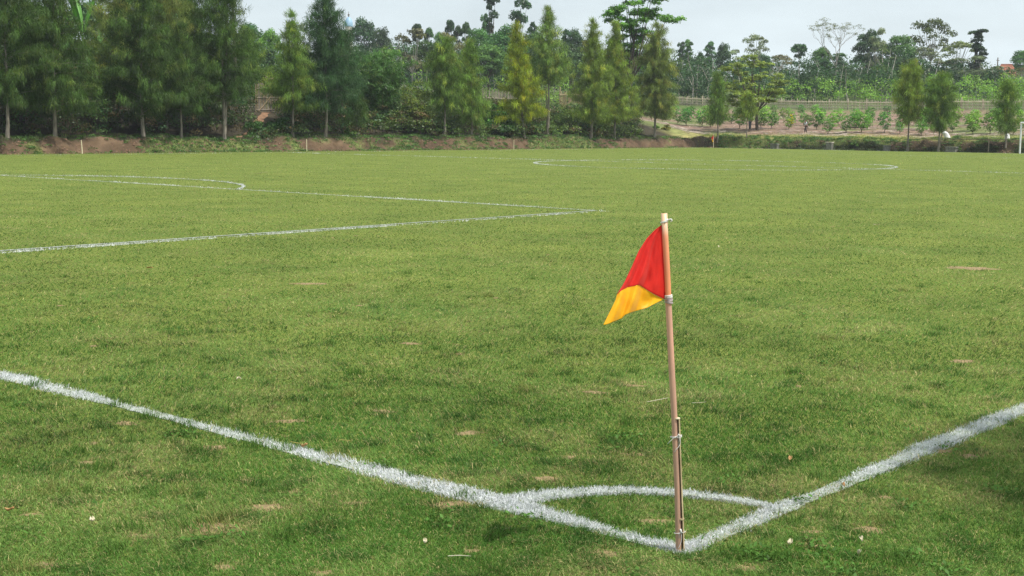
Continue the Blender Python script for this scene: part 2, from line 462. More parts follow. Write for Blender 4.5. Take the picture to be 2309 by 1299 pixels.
def blades(x, y, L, W, tilt, C, seg2):
    n = len(x)
    az = rng.random(n) * 2 * math.pi
    # lay of the grass: mostly leaning one way locally
    la = fbm(x, y, 1.2, 5) * 9
    az = np.where(rng.random(n) < .45, la + rng.normal(0, .7, n), az)
    d = np.stack([np.cos(az), np.sin(az)], -1)
    fa = rng.random(n) * 2 * math.pi
    sd = np.stack([np.cos(fa), np.sin(fa), np.zeros(n)], -1) * (W / 2)[:, None]
    base = np.stack([x, y, np.full(n, 0.0)], -1)
    up = np.zeros((n, 3)); up[:, 2] = 1
    dd = np.concatenate([d, np.zeros((n, 1))], -1)
    t1 = tilt * .5
    mid = base + (up * np.cos(t1)[:, None] + dd * np.sin(t1)[:, None]) * (L * .5)[:, None]
    t2 = np.minimum(tilt * 1.35, 1.75)
    tip = mid + (up * np.cos(t2)[:, None] + dd * np.sin(t2)[:, None]) * (L * .5)[:, None]
    tip[:, 2] = np.maximum(tip[:, 2], .004)
    out_ = []
    k = seg2
    if k.any():
        V1 = np.stack([base[k] - sd[k], base[k] + sd[k], mid[k] + sd[k] * .62, mid[k] - sd[k] * .62], 1)
        V2 = np.stack([mid[k] - sd[k] * .62, mid[k] + sd[k] * .62, tip[k]], 1)
        out_.append((V1, C[k])); out_.append((V2, C[k]))
    k = ~seg2
    if k.any():
        out_.append((np.stack([base[k] - sd[k], base[k] + sd[k], tip[k]], 1), C[k]))
    return out_

def add_blades(name, parts, mat, **kw):
    tris = [p_ for p_ in parts if p_[0].shape[1] == 3]; quads = [p_ for p_ in parts if p_[0].shape[1] == 4]
    V = [q[0][:, [0, 1, 2]] for q in quads] + [q[0][:, [0, 2, 3]] for q in quads] + [t[0] for t in tris]
    Cc = [q[1] for q in quads] * 2 + [t[1] for t in tris]
    return link(name, soup_mesh(name, np.concatenate(V), np.concatenate(Cc)), mat, **kw)

NB = 1000000
x, y, r = scatter(NB, 4.1, 112, 2.72, .46)
ok = (x < UF + .2) & (y < VL + .25)
x, y, r = x[ok], y[ok], r[ok]
bm_ = bare_mask(x, y); edge = rng.random(len(x))
ok = (bm_ > .55 + edge * .7) | (rng.random(len(x)) < .32)
x, y, r, bm_ = x[ok], y[ok], r[ok], bm_[ok]
n = len(x)
LD = line_dist(x, y)
soft = .012 + .0012 * r
white = LD + rng.normal(0, 1, n) * soft < 0
wear = fbm(x, y, .5, 6) * .6 + fbm(x, y, .12, 2) * .4
white &= rng.random(n) < np.clip((wear - .25) * 9, .35, .98) * np.where(r > 35, .45, .9)
A1 = fbm(x, y, 2.6, 1); A2 = fbm(x, y, .55, 3); A3 = fbm(x, y, 9.0, 5); A4 = fbm(x, y, .16, 2)
cg = np.array([.084, .194, .032]); cyg = np.array([.206, .306, .080]); cst = np.array([.44, .38, .17]); cdk = np.array([.045, .115, .022])
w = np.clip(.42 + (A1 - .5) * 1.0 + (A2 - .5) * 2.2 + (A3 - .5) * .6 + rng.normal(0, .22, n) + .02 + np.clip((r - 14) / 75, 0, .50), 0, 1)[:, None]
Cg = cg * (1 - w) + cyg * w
dkm = np.clip((A4 - .53) * 6, 0, 1)[:, None] * .7
Cg = Cg * (1 - dkm) + cdk * dkm
st = (rng.random(n) < .11 + np.clip((r - 10) / 300, 0, .12) + .26 * np.clip((A2 - .52) * 6, 0, 1) + .25 * (bm_ < 1.7))[:, None]
Cg = np.where(st, cst * rng.uniform(.6, 1.1, (n, 1)), Cg)
Cg *= (1.10 - .16 * np.clip((r - 5) / 12, 0, 1) + .14 * np.clip((r - 30) / 50, 0, 1))[:, None]  # colour lifted near against self-shading, paled far for straw tips and grazing sheen
Cg *= rng.uniform(.55, 1.45, (n, 1)) * ((.66 + .62 * fbm(x, y, 1.15, 7)) * (.80 + .36 * fbm(x, y, 4.5, 4)))[:, None]
sc = (r / 5) ** .80
L = (.024 + .018 * rng.random(n) + .02 * np.clip((A4 - .55) * 5, 0, 1)) * (r / 5) ** .05
Wd = .0030 * sc * rng.uniform(.7, 1.3, n)
tl = np.clip(rng.normal(1.2, .25, n), .2, 1.5)
g = ~white
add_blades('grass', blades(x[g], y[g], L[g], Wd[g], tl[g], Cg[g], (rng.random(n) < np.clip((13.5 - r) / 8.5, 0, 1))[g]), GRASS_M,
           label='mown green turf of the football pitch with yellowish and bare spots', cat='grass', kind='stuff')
Cw = np.array([.72, .74, .74]) * rng.uniform(.8, 1.12, (n, 1))
wk = white & (r > 9)
parts = blades(x[wk], y[wk], L[wk], Wd[wk] * 1.15, tl[wk], Cw[wk], r[wk] < 0)
# the near lines are painted on denser blades
def near_line(npt):
    t = rng.random(npt)
    which = rng.random(npt)
    u = np.zeros(npt); v = np.zeros(npt)
    o = rng.uniform(-.13, .13, npt)
    k = which < .55; u[k] = o[k]; v[k] = -.1 + t[k] ** 1.5 * 9.5
    k = (which >= .55) & (which < .83); v[k] = o[k]; u[k] = -.1 + t[k] ** 1.3 * 6.0
    k = which >= .83; th = t[k] * math.pi / 2; u[k] = (.80 + o[k]) * np.cos(th); v[k] = (.97 + o[k]) * np.sin(th)
    return u, v
u, v = near_line(230000)
rr = np.hypot(u - CAM[0], v - CAM[1])
ld = line_dist(u, v)
wear = fbm(u, v, .7, 6) * .7 + fbm(u, v, .08, 2) * .3
k = (ld + rng.normal(0, .011, len(u)) < 0) & (rng.random(len(u)) < np.clip((wear - .36) * 5, .07, .95)) & (bare_mask(u, v) > .7)
u, v, rr = u[k], v[k], rr[k]
nn = len(u)
shade = rng.random((nn, 1))
Cn = np.array([.74, .76, .76]) * (.62 + .5 * shade)
Cn = np.where(rng.random((nn, 1)) < .07, np.array([.16, .22, .08]), Cn)
parts += blades(u, v, (.015 + .020 * rng.random(nn)), .0028 * rng.uniform(.6, 1.4, nn) * (rr / 5) ** .6, np.clip(rng.normal(.95, .4, nn), .05, 1.5), Cn, rr < 7)
# the far lines, drawn by the same means with the coarser blades used out there
def far_line(npt):
    t = rng.random(npt); w_ = rng.random(npt); o = rng.uniform(-.09, .09, npt); U_ = np.zeros(npt); V_ = np.zeros(npt)
    segs = [(.14, (17.8, 13.9), (17.8, 52.6)), (.14, (2, 13.93), (17.8, 13.93)), (.10, (52.03, 0), (52.03, 66.5)), (.05, (104.05, 0), (104.05, 66.5)), (.06, (0, 66.5), (104.05, 66.5)), (.16, (0, 8), (0, 40)), (.08, (5, 0), (60, 0))]
    lo = 0
    for f, a_, b_ in segs:
        k = (w_ >= lo) & (w_ < lo + f); lo += f; a_ = np.array(a_, float); b_ = np.array(b_, float); d_ = (b_ - a_) / np.linalg.norm(b_ - a_)
        U_[k] = a_[0] + (b_ - a_)[0] * t[k] - d_[1] * o[k]; V_[k] = a_[1] + (b_ - a_)[1] * t[k] + d_[0] * o[k]
    k = (w_ >= lo) & (w_ < lo + .17); th = t[k] * 2 * math.pi; U_[k] = 52.03 + (8.91 + o[k]) * np.cos(th); V_[k] = 33.25 + (8.91 + o[k]) * np.sin(th)
    k = w_ >= lo + .17; th = np.radians(-48.3 + 96.6 * t[k]); U_[k] = 11.87 + (8.91 + o[k]) * np.cos(th); V_[k] = 33.25 + (8.91 + o[k]) * np.sin(th)
    return U_, V_
u, v = far_line(150000); rr = np.hypot(u - CAM[0], v - CAM[1])
wear = fbm(u, v, 2.2, 6) * .6 + fbm(u, v, .5, 2) * .4
k = (rr > 8.5) & (line_dist(u, v) < .0) & (rng.random(len(u)) < np.clip((wear - .44) * 2.8, .02, .33) * np.where(rr > 40, .6, 1.2))
u, v, rr = u[k], v[k], rr[k]; nn = len(u)
parts += blades(u, v, (.028 + .02 * rng.random(nn)) * (rr / 8) ** .2, .0045 * (rr / 8) ** .75 * rng.uniform(.7, 1.3, nn), np.clip(rng.normal(.9, .35, nn), .1, 1.5), np.array([.70, .72, .68]) * rng.uniform(.7, 1.1, (nn, 1)), rr < 0)
add_blades('painted_grass', parts, PAINT_M, label='short grass painted white along the pitch markings', cat='painted grass', kind='stuff')

# paint lying on the soil between the blades: worn ribbons 4 mm above the ground
LINE_M = basic('worn_white_paint', (.34, .36, .33), (.20, .23, .17), 30, .95, .4)
def ribbon(name, pts, hw, label):
    pts = np.array(pts, float); d = np.gradient(pts, axis=0); d /= np.linalg.norm(d, axis=1)[:, None]
    nrm = np.stack([-d[:, 1], d[:, 0]], -1)
    wl = hw * (1 + rng.uniform(-.25, .1, len(pts))); wr = hw * (1 + rng.uniform(-.25, .1, len(pts)))
    wob = -((vnoise(pts[:, 0], pts[:, 1], 1.3, 4) - .5) * .03)
    Lp = pts + nrm * (wl + wob)[:, None]; Rp = pts - nrm * (wr - wob)[:, None]
    P = np.stack([np.c_[Lp, np.full(len(pts), .004)], np.c_[Rp, np.full(len(pts), .004)]], 1)
    return link(name, grid_mesh(name, P[:, ::-1]), LINE_M, kind='structure', label=label)
def lin(a, b, step=.25):
    k_ = max(int(math.dist(a, b) / step), 2)
    return np.stack([np.linspace(a[0], b[0], k_), np.linspace(a[1], b[1], k_)], -1)
def arc(cx, cy_, r_, a0, a1, k_=120):
    t = np.radians(np.linspace(a0, a1, k_)); return np.stack([cx + r_ * np.cos(t), cy_ + r_ * np.sin(t)], -1)
Lf, Wf = 104.05, 66.5
lines = [
    ('goal_line', lin((0, .07), (0, Wf - .06), .08), .05, 'white line running from the corner flag to the left edge'),
    ('touchline', lin((-.05, 0), (Lf, 0), .1), .05, 'white line running from the corner flag to the right'),
    ('corner_arc', arc(0, 0, 1, 4.5, 85.5, 40) * [.80, .97], .035, 'short white quarter circle round the near corner flag'),
    ('penalty_area_line', lin((17.8, 14.25), (17.8, 52.8)), .05, 'front line of the near penalty area'),
    ('penalty_area_side_line', lin((.06, 14.18), (17.8, 14.18)), .05, 'side line of the near penalty area'),
    ('penalty_arc', arc(11.87, 33.25, 8.91, -47.3, 47.3), .05, 'white arc in front of the near penalty area'),
    ('halfway_line', lin((52.03, .06), (52.03, 66.44), .4), .055, 'halfway line across the pitch'),
    ('centre_circle', arc(52.03, 33.25, 8.91, .4, 359.6, 260), .06, 'white centre circle'),
    ('far_touchline', lin((0.1, 66.5), (Lf, 66.5), .5), .05, 'faint white line below the far bank'),
    ('far_goal_line', lin((Lf, .06), (Lf, 66.4), .5), .05, 'faint goal line at the far end'),
    ('far_penalty_area_line', lin((86.25, 13.9), (86.25, 52.6), .5), .05, 'front line of the far penalty area')]
for i, (nm, pts, hw, lb) in enumerate(lines):
    o = ribbon(nm, pts, hw, lb); o.location.z = .004 * (i % 3)

# bare soil showing in the turf
SOIL_M = basic('bare_soil', (.27, .19, .095), (.19, .14, .07), 40, .95, .6)
mb = MB()
for bx, by, wa, wb in BARE:
    wb = max(wb, wa * .6); k_ = 22; ph = rng.random() * 6
    vv = [(bx, by, .008)]
    for j in range(k_):
        t = 2 * math.pi * j / k_; q = 1.15 + .25 * math.sin(2 * t + ph) + .2 * math.sin(5 * t + ph * 3) + rng.uniform(-.2, .2)
        a_, b_ = wa * q * math.cos(t), wb * q * math.sin(t)
        vv.append((bx + a_ * vdir[1] + b_ * vdir[0], by - a_ * vdir[0] + b_ * vdir[1], .001))
    mb.add(vv, [(0, 1 + j, 1 + (j + 1) % k_) for j in range(k_)])
mb.build('bare_soil', SOIL_M, kind='stuff', label='small bare brown earth spots scattered through the turf', cat='soil')

# longer tufts and weeds in the near turf
pT = []
tuft_spots = [(430, 1195, 1.5), (495, 1180, 1.5), (640, 1215, 1.3), (1620, 1256, 1.2), (1680, 1258, 1.2), (1750, 1262, 1.3), (2030, 1268, 1.3), (575, 1010, 1.2), (440, 1020, 1.2),
              (330, 945, 1.1), (930, 1075, 1.0), (230, 1060, 1.2), (120, 1110, 1.2), (80, 870, 1.1), (520, 930, 1), (1870, 1170, 1.1), (1100, 1215, 1), (760, 1030, 1), (1120, 1290, 1.3), (300, 1195, 1.2), (60, 1290, 1.3), (1518, 1254, .5), (1550, 1256, .6), (1536, 1262, .5)]
tuft_xy = [(*gnd(a, b_)[:2], c) for a, b_, c in tuft_spots]
for i in range(150):
    rr_ = 4.3 * (16 / 4.3) ** rng.random(); a = YAW + rng.uniform(-.42, .42)
    tuft_xy.append((CAM[0] + rr_ * math.cos(a), CAM[1] + rr_ * math.sin(a), rng.uniform(.5, 1.05)))
X, Y, LL, CC = [], [], [], []
for tx, ty, s_ in tuft_xy:
    k_ = int(60 * s_); X.append(tx + rng.normal(0, .035 * s_, k_)); Y.append(ty + rng.normal(0, .035 * s_, k_)); LL.append(rng.uniform(.04, .085, k_) * s_)
    base_c = np.array([.085, .17, .03]) if rng.random() < .75 else np.array([.22, .24, .07])
    CC.append(base_c * rng.uniform(.6, 1.4, (k_, 1)))
X, Y, LL, CC = map(np.concatenate, (X, Y, LL, CC))
pT = blades(X, Y, LL, np.full(len(X), .0042), np.clip(rng.normal(.85, .35, len(X)), .1, 1.5), CC, np.ones(len(X), bool))
add_blades('grass_tufts', pT, GRASS_M, label='longer tufts of grass standing out of the near turf', cat='grass', kind='stuff')

WEED_SPOTS = [gnd(a, b_)[:2] for a, b_ in [(1640, 1246), (1680, 1256), (1730, 1250), (1660, 1262), (455, 1225), (510, 1212), (1730, 1268), (1030, 800), (500, 858), (1370, 1018)]]
for i in range(60):
    rr_ = 4.4 * (13 / 4.4) ** rng.random(); a = YAW + rng.uniform(-.42, .42); WEED_SPOTS.append((CAM[0] + rr_ * math.cos(a), CAM[1] + rr_ * math.sin(a)))
wx, wy = [], []
for a, b_ in WEED_SPOTS:
    k_ = int(rng.integers(14, 50)); wx.append(a + rng.normal(0, .045, k_)); wy.append(b_ + rng.normal(0, .045, k_))
wx, wy = np.concatenate(wx), np.concatenate(wy); m_ = len(wx); az = rng.random(m_) * 6.28; el = rng.uniform(.05, .7, m_)
dd_ = np.stack([np.cos(az) * np.cos(el), np.sin(az) * np.cos(el), np.sin(el)], -1); sd_ = np.stack([-np.sin(az), np.cos(az), rng.normal(0, .3, m_)], -1)
p0_ = np.stack([wx, wy, rng.uniform(.006, .03, m_)], -1); ln = rng.uniform(.014, .034, m_)[:, None]
Vw = np.stack([p0_, p0_ + dd_ * ln * .5 + sd_ * ln * .26, p0_ + dd_ * ln, p0_ + dd_ * ln * .5 - sd_ * ln * .26], 1)
link('turf_weeds', soup_mesh('turf_weeds', Vw, np.array([.075, .165, .030]) * rng.uniform(.6, 1.4, (m_, 1))), GRASS_M, kind='stuff', label='small broad leaved weeds scattered in the near turf', cat='weeds')

# ------------------------------------------------------------------ near corner flag
PL_N = np.array([math.cos(YAW), math.sin(YAW), 0.0])
B0 = gnd(1532, 1247)
def fp(px, py, off=0.0):
    """point in the upright plane through the foot of the pole that faces the camera; off moves it nearer"""
    d = ray(px, py); t = np.dot(B0 - CAM, PL_N) / np.dot(d, PL_N)
    return CAM + d * (t - off / np.dot(d, PL_N)) - B0
flag = empty('corner_flag', B0, label='near corner flag, red and yellow cloth on a salmon pole tied to a bamboo stake', cat='corner flag')
m, nt, out = newmat('salmon_pole')
p = N(nt, 'ShaderNodeBsdfPrincipled'); p.inputs['Roughness'].default_value = .42; p.inputs['Specular IOR Level'].default_value = .4
t = N(nt, 'ShaderNodeTexCoord'); sp = N(nt, 'ShaderNodeSeparateXYZ'); nt.links.new(t.outputs['Object'], sp.inputs[0])
r_ = N(nt, 'ShaderNodeValToRGB')
cre = r_.color_ramp
cre.elements[0].position = 0; cre.elements[0].color = (.44, .27, .19, 1)
cre.elements[1].position = 1; cre.elements[1].color = (.72, .47, .30, 1)
for pos, c in [(.35, (.50, .30, .22, 1)), (.70, (.62, .34, .25, 1)), (.745, (.62, .34, .25, 1)), (.76, (.78, .27, .13, 1)), (.95, (.76, .30, .17, 1)), (.97, (.74, .45, .29, 1))]:  # redder stops between the ties paint in light reflected from the cloth
    e = cre.elements.new(pos); e.color = c
mr = N(nt, 'ShaderNodeMapRange'); mr.inputs[2].default_value = 1.375
nt.links.new(sp.outputs[2], mr.inputs[0]); nt.links.new(mr.outputs[0], r_.inputs[0])
col, fac = noise_col(nt, (.88, .88, .88), (1.08, 1.05, 1.02), 14, 5, stretch=(3, 3, .5))
mul = N(nt, 'ShaderNodeMix', data_type='RGBA', blend_type='MULTIPLY'); mul.inputs[0].default_value = 1
nt.links.new(r_.outputs[0], mul.inputs[6]); nt.links.new(col, mul.inputs[7]); nt.links.new(mul.outputs[2], p.inputs['Base Color'])
nt.links.new(p.outputs[0], out.inputs[0]); POLE_M = m
pole_px = [(1532, 1252), (1527.5, 1100), (1521, 950), (1515.5, 850), (1508, 700), (1503.5, 600), (1500, 540), (1497.5, 481)]
mb = MB()
pts = [fp(*q) for q in pole_px]; pts[0][2] = -.05
mb.tube(pts, .0126, 20, cap=False)
# open end: inner wall
mb.tube([pts[-1] - [0, 0, .03], pts[-1]], [.0104, .0104], 20, cap=False)
nb = 20; b1 = 8 * 20 - 20
mb.f += [(b1 + k, b1 + (k + 1) % 20, 8 * 20 + 20 + (k + 1) % 20, 8 * 20 + 20 + k) for k in range(20)]
mb.build('pole', POLE_M, flag, smooth=True)
STRING = basic('white_string', (.72, .70, .66), (.55, .53, .5), 60, .8, .3)
STRING_P = basic('grey_pink_tie', (.50, .40, .38), (.30, .25, .26), 60, .8, .4)
def ring(mb, px, py, rad=.0125, tilt=.0, r=.0022, turns=1.05, rise=0):
    c = fp(px, py); q = []
    for k in range(int(26 * turns) + 1):
        a = 2 * math.pi * k / 26
        q.append(c + RT * rad * math.cos(a) - PL_N * rad * math.sin(a) + np.array([0, 0, tilt * math.cos(a) * rad + rise * k / 26]))
    mb.tube(q, r, 6)
mb = MB(); ring(mb, 1498, 500, .0135, .35, .0028, 1.1); ring(mb, 1498, 498, .0135, .5, .0024)
mb.tube([fp(*q) for q in [(1505, 496, .008), (1510, 495, .01), (1513, 494, .012), (1515.5, 496.5, .012), (1514.5, 499, .012), (1512, 499, .01)]], .0026, 6)
mb.build('string_tie', STRING, flag, smooth=True)
mb = MB()
for k in range(4): ring(mb, 1507 + k * .2, 666 + k * 1.6, .0140, .15 + .1 * math.sin(k * 2), .0024)
mb.build('string_tie', STRING, flag, smooth=True)
mb = MB()
for k in range(8): ring(mb, 1507 + k * .2, 671 + k * 1.7, .0143, .1 + .3 * math.sin(k * 1.7), .0026)
mb.build('cloth_tie', STRING_P, flag, smooth=True)
# bamboo stake: half split culm, open side towards the pole
ST_M = basic('bamboo_stake', (.50, .40, .24), (.34, .25, .14), 9, .6, .3, stretch=(6, 6, .6))
ST_IN = basic('bamboo_stake_inside', (.16, .085, .05), (.09, .05, .03), 16, .9, .4, stretch=(6, 6, .4))
stake = [(1527, 944), (1529.5, 1020), (1533, 1110), (1536, 1180), (1539, 1250)]
spts = [fp(a, b_, .004) for a, b_ in stake]; spts[-1][2] = -.04
def half_culm(pts_, r0, r1, a0, a1, kk=12):
    rows = []
    for c in pts_:
        row = []
        for k in range(kk + 1):
            a = math.radians(a0 + (a1 - a0) * k / kk); row.append(c + (RT * math.cos(a) - PL_N * math.sin(a)) * r0)
        for k in range(kk, -1, -1):
            a = math.radians(a0 + (a1 - a0) * k / kk); row.append(c + (RT * math.cos(a) - PL_N * math.sin(a)) * r1)
        row.append(row[0]); rows.append(row)
    return np.array(rows)
HC = half_culm(spts, .0112, .0082, -100, 62)
so = link('stake', grid_mesh('stake', HC, smooth=False), ST_M, flag)
inner = half_culm([q + RT * .0002 for q in spts], .0081, .0072, -98, 60)
link('stake_inside', grid_mesh('stake_inside', inner, smooth=False), ST_IN, so)
mb = MB(); mb.tube([spts[0] + [0, 0, .0], spts[0] + [0, 0, .0035]], [.0124, .0118], 16)
mb.build('stake_tip', basic('cut_bamboo', (.66, .60, .42), (.52, .46, .30), 30, .7, .2), so)
mb = MB(); mb.tube([fp(1536.2, 1170, .004) - [0, 0, .003], fp(1536.2, 1170, .004) + [0, 0, .003]], .0120, 16)
mb.build('stake_node', ST_M, so)
def wrap(mb, px, py, r=.0015, tilt=.3):
    c = fp(px, py); q = []
    for k in range(31):
        a = 2 * math.pi * k / 28
        q.append(c + RT * (.0225 * math.cos(a) + .0050) - PL_N * (.0145 * math.sin(a)) + np.array([0, 0, tilt * .012 * math.cos(a)]))
    mb.tube(q, r, 5)
mb = MB()
wrap(mb, 1522, 983); wrap(mb, 1522, 985, tilt=.1)
mb.tube([fp(*q) for q in [(1531, 981, .014), (1526, 984, .018), (1519, 988, .018), (1511, 995, .016), (1505, 1001, .016)]], .0012, 5)
mb.tube([fp(*q) for q in [(1531, 981, .014), (1534, 990, .014), (1534, 1000, .014), (1530, 1008, .014), (1524, 1014, .016), (1521, 1020, .016)]], .0012, 5)
mb.tube([fp(*q) for q in [(1530, 981, .014), (1531.5, 990, .014), (1530, 1003, .014)]], .0012, 5)
mb.tube([fp(1529, 979, .013), fp(1532.5, 983, .015)], .0034, 7)
mb.build('string_tie', STRING, flag, smooth=True)
mb = MB()
wrap(mb, 1530, 1200, tilt=.3)
mb.tube([fp(1534, 1193, .012), fp(1537, 1202, .014)], .004, 7)
mb.tube([fp(*q) for q in [(1535, 1198, .014), (1537, 1210, .014), (1536, 1222, .015), (1532, 1232, .016), (1529, 1236, .016)]], .0011, 5)
mb.tube([fp(*q) for q in [(1535, 1198, .014), (1531, 1204, .014), (1532, 1214, .015)]], .0011, 5)
mb.build('string_tie', STRING, flag, smooth=True)

# cloth
def clothmat(name, c, c2):
    m, nt, out = newmat(name)
    d = N(nt, 'ShaderNodeBsdfPrincipled'); d.inputs['Roughness'].default_value = .5; d.inputs['Specular IOR Level'].default_value = .35
    d.inputs['Sheen Weight'].default_value = .15
    col, fac = noise_col(nt, c, c2, 18, 3)
    tr = N(nt, 'ShaderNodeBsdfTranslucent'); ms = N(nt, 'ShaderNodeMixShader'); ms.inputs[0].default_value = .42
    nt.links.new(col, d.inputs['Base Color']); nt.links.new(col, tr.inputs[0])
    wv = N(nt, 'ShaderNodeTexNoise'); wv.inputs['Scale'].default_value = 14; wv.inputs['Detail'].default_value = 5
    b = N(nt, 'ShaderNodeBump'); b.inputs['Strength'].default_value = .3; b.inputs['Distance'].default_value = .005
    nt.links.new(wv.outputs[0], b.inputs['Height']); nt.links.new(b.outputs[0], d.inputs['Normal'])
    nt.links.new(d.outputs[0], ms.inputs[1]); nt.links.new(tr.outputs[0], ms.inputs[2]); nt.links.new(ms.outputs[0], out.inputs[0])
    return m
RED = clothmat('red_cloth', (.84, .030, .018), (.74, .022, .016)); YEL = clothmat('yellow_cloth', (.98, .58, .012), (.95, .50, .010))
def poly(pts_, t):
    pts_ = np.array(pts_, float); d = np.r_[0, np.cumsum(np.linalg.norm(np.diff(pts_, axis=0), axis=1))]; d /= d[-1]
    return np.array([np.interp(t, d, pts_[:, 0]), np.interp(t, d, pts_[:, 1])])
SEAM = [(1391, 664), (1400, 655), (1415, 647), (1428, 645), (1440, 642), (1456, 653), (1475, 665), (1496, 675)]
LEFT = [(1492, 507), (1476, 519), (1458, 538), (1440, 566), (1425, 600), (1408, 636), (1391, 664)]
POLE_E = [(1492, 507), (1495, 540), (1499, 600), (1501.5, 650), (1498, 674)]
BOT = [(1360, 733), (1370, 731), (1402, 718), (1409, 710), (1428, 703), (1458, 694), (1480, 683), (1496, 675)]
LEFT2 = [(1391, 664), (1388, 676), (1374, 705), (1360, 733)]
def fold(s, t):
    """depth towards the camera, metres; s down from the top tie, t from free edge (0) to pole (1)"""
    amp = min(s * 1.15, 1.0)
    base = .17 * (1 - t) ** 1.1 * s ** 1.2
    f = .026 * max(0, 1 - abs(t - .42) / .13) ** 1.2 - .016 * math.exp(-((t - .56) / .06) ** 2) + .006 * math.exp(-((t - .80) / .05) ** 2) + .018 * math.exp(-((t - .12) / .10) ** 2) - .010 * math.exp(-((t - .24) / .07) ** 2)
    return base + f * amp + .0012 * math.sin(s * 26 - t * 19) * amp * math.sin(math.pi * t) + .003 * math.sin(s * 17 + t * 11) * amp * (1 - abs(2 * t - 1)) + .002
ns, ntt = 44, 40
P = np.zeros((ns + 1, ntt + 1, 3))
for i in range(ns + 1):
    s_ = i / ns
    l = poly(LEFT, s_); e = poly(POLE_E, s_)
    for j in range(ntt + 1):
        t_ = j / ntt
        sm = poly(SEAM, t_); top = np.array([1492, 507])
        # Coons blend of the four edges (the top edge is a point)
        q = (1 - t_) * l + t_ * e + (s_ * sm + (1 - s_) * top) - ((1 - s_) * top + s_ * ((1 - t_) * np.array(SEAM[0]) + t_ * np.array(SEAM[-1])))
        P[i, j] = fp(q[0], q[1], fold(s_ * .72, t_))
seamP = P[-1]
def solid(name, P, mat, th=.0007):
    o = link(name, grid_mesh(name, P), mat, flag)
    md = o.modifiers.new('thickness', 'SOLIDIFY'); md.thickness = th; md.offset = 0
    return o
solid('red_cloth', P, RED)
P2 = np.zeros((33, ntt + 1, 3))
for i in range(33):
    s_ = i / 32
    l = poly(LEFT2, s_)
    for j in range(ntt + 1):
        t_ = j / ntt; sm = poly(SEAM, t_); bt = poly(BOT, t_)
        q = (1 - s_) * sm + s_ * bt + (1 - t_) * (l - ((1 - s_) * np.array(SEAM[0]) + s_ * np.array(BOT[0])))
        extra = .012 * math.sin(s_ * math.pi) * math.exp(-((t_ - .22) / .09) ** 2) - .010 * math.sin(s_ * math.pi) * math.exp(-((t_ - .70) / .12) ** 2)
        P2[i, j] = fp(q[0], q[1], fold(.72 + .28 * s_, t_) * (1 - .35 * s_ * (t_ > 2)) + extra)
solid('yellow_cloth', P2, YEL)
# seams
TH = basic('seam_thread', (.55, .05, .03), (.4, .03, .02), 50, .8, .2)
mb = MB(); mb.tube([q - PL_N * .001 for q in seamP[::2]], .0011, 5); mb.build('seam', TH, flag)
mb = MB(); mb.tube([P[i, -1] - PL_N * .0012 for i in range(0, ns + 1, 2)], .0016, 5); mb.build('hem', basic('dark_red_hem', (.30, .012, .01), (.25, .01, .01), 50, .8, .2), flag)

# ------------------------------------------------------------------ things lying in the near turf
PALE_LEAF = basic('dry_pale_leaf', (.72, .66, .48), (.5, .42, .27), 40, .8, .2, trans=.2)
TAN_LEAF = basic('dry_tan_leaf', (.50, .30, .13), (.38, .20, .08), 40, .8, .2, trans=.2)
def curl_leaf(name, px, py, L_, W_, mat, label, cat, rz=None, group=None):
    c = gnd(px, py); rows = []
    for i in range(7):
        t_ = i / 6; hw = W_ / 2 * math.sin(math.pi * min(max(t_, .06), .94)) ** .8
        rows.append([(L_ * (t_ - .5), hw * q, .004 + .010 * abs(q) ** 1.5 + .006 * math.sin(t_ * 5 + px)) for q in (-1, -.5, 0, .5, 1)])
    o = link(name, grid_mesh(name, np.array(rows)), mat, None, label=label, cat=cat, group=group)
    o.location = (c[0], c[1], .022); o.rotation_euler = (rng.uniform(-.2, .2), rng.uniform(-.2, .2), rng.uniform(0, 6) if rz is None else rz)
    md = o.modifiers.new('thickness', 'SOLIDIFY'); md.thickness = .0008
    return o
for px, py, L_, W_, mt, lb in [
        (1781, 1238, .030, .022, PALE_LEAF, 'round pale dead leaf lying right of the corner flag foot'),
        (1941, 1230, .024, .016, PALE_LEAF, 'small pale dead leaf on the shaded turf, left of another one'),
        (1936, 1261, .026, .015, PALE_LEAF, 'pale dead leaf on the turf near the bottom right, below another'),
        (209, 1186, .024, .022, PALE_LEAF, 'white curled leaf on the turf near the lower left'),
        (22, 1162, .045, .012, TAN_LEAF, 'orange brown dead leaf at the left edge of the turf'),
        (958, 1236, .020, .016, PALE_LEAF, 'small white leaf on the turf below the goal line'),
        (1902, 1106, .026, .012, TAN_LEAF, 'tan leaf just below the touchline'),
        (1782, 1046, .026, .020, TAN_LEAF, 'tan leaf on the turf above the touchline'),
        (539, 863, .036, .016, PALE_LEAF, 'pale leaf on the turf above the left part of the goal line'),
        (686, 1016, .040, .020, TAN_LEAF, 'pale brown leaf on the far edge of the goal line'),
        (337, 609, .10, .04, TAN_LEAF, 'orange speck of leaf far out inside the penalty area'),
        (1976, 510, .12, .05, PALE_LEAF, 'white scrap far out on the right of the pitch'),
        (1620, 560, .10, .018, PALE_LEAF, 'white scrap on the turf right of the flag cloth'),
        (2179, 394, .45, .06, PALE_LEAF, 'pale scrap near the right end of the halfway line'),
        (587, 392, .50, .06, PALE_LEAF, 'short white scrap beyond the penalty arc')]:
    curl_leaf('dead_leaf', px, py, L_, W_, mt, lb, 'leaf')
TWIG = basic('yellow_stem', (.52, .42, .12), (.42, .32, .10), 40, .8, .2)
PALE_TWIG = basic('dry_white_stem', (.66, .60, .46), (.5, .42, .3), 40, .8, .2)
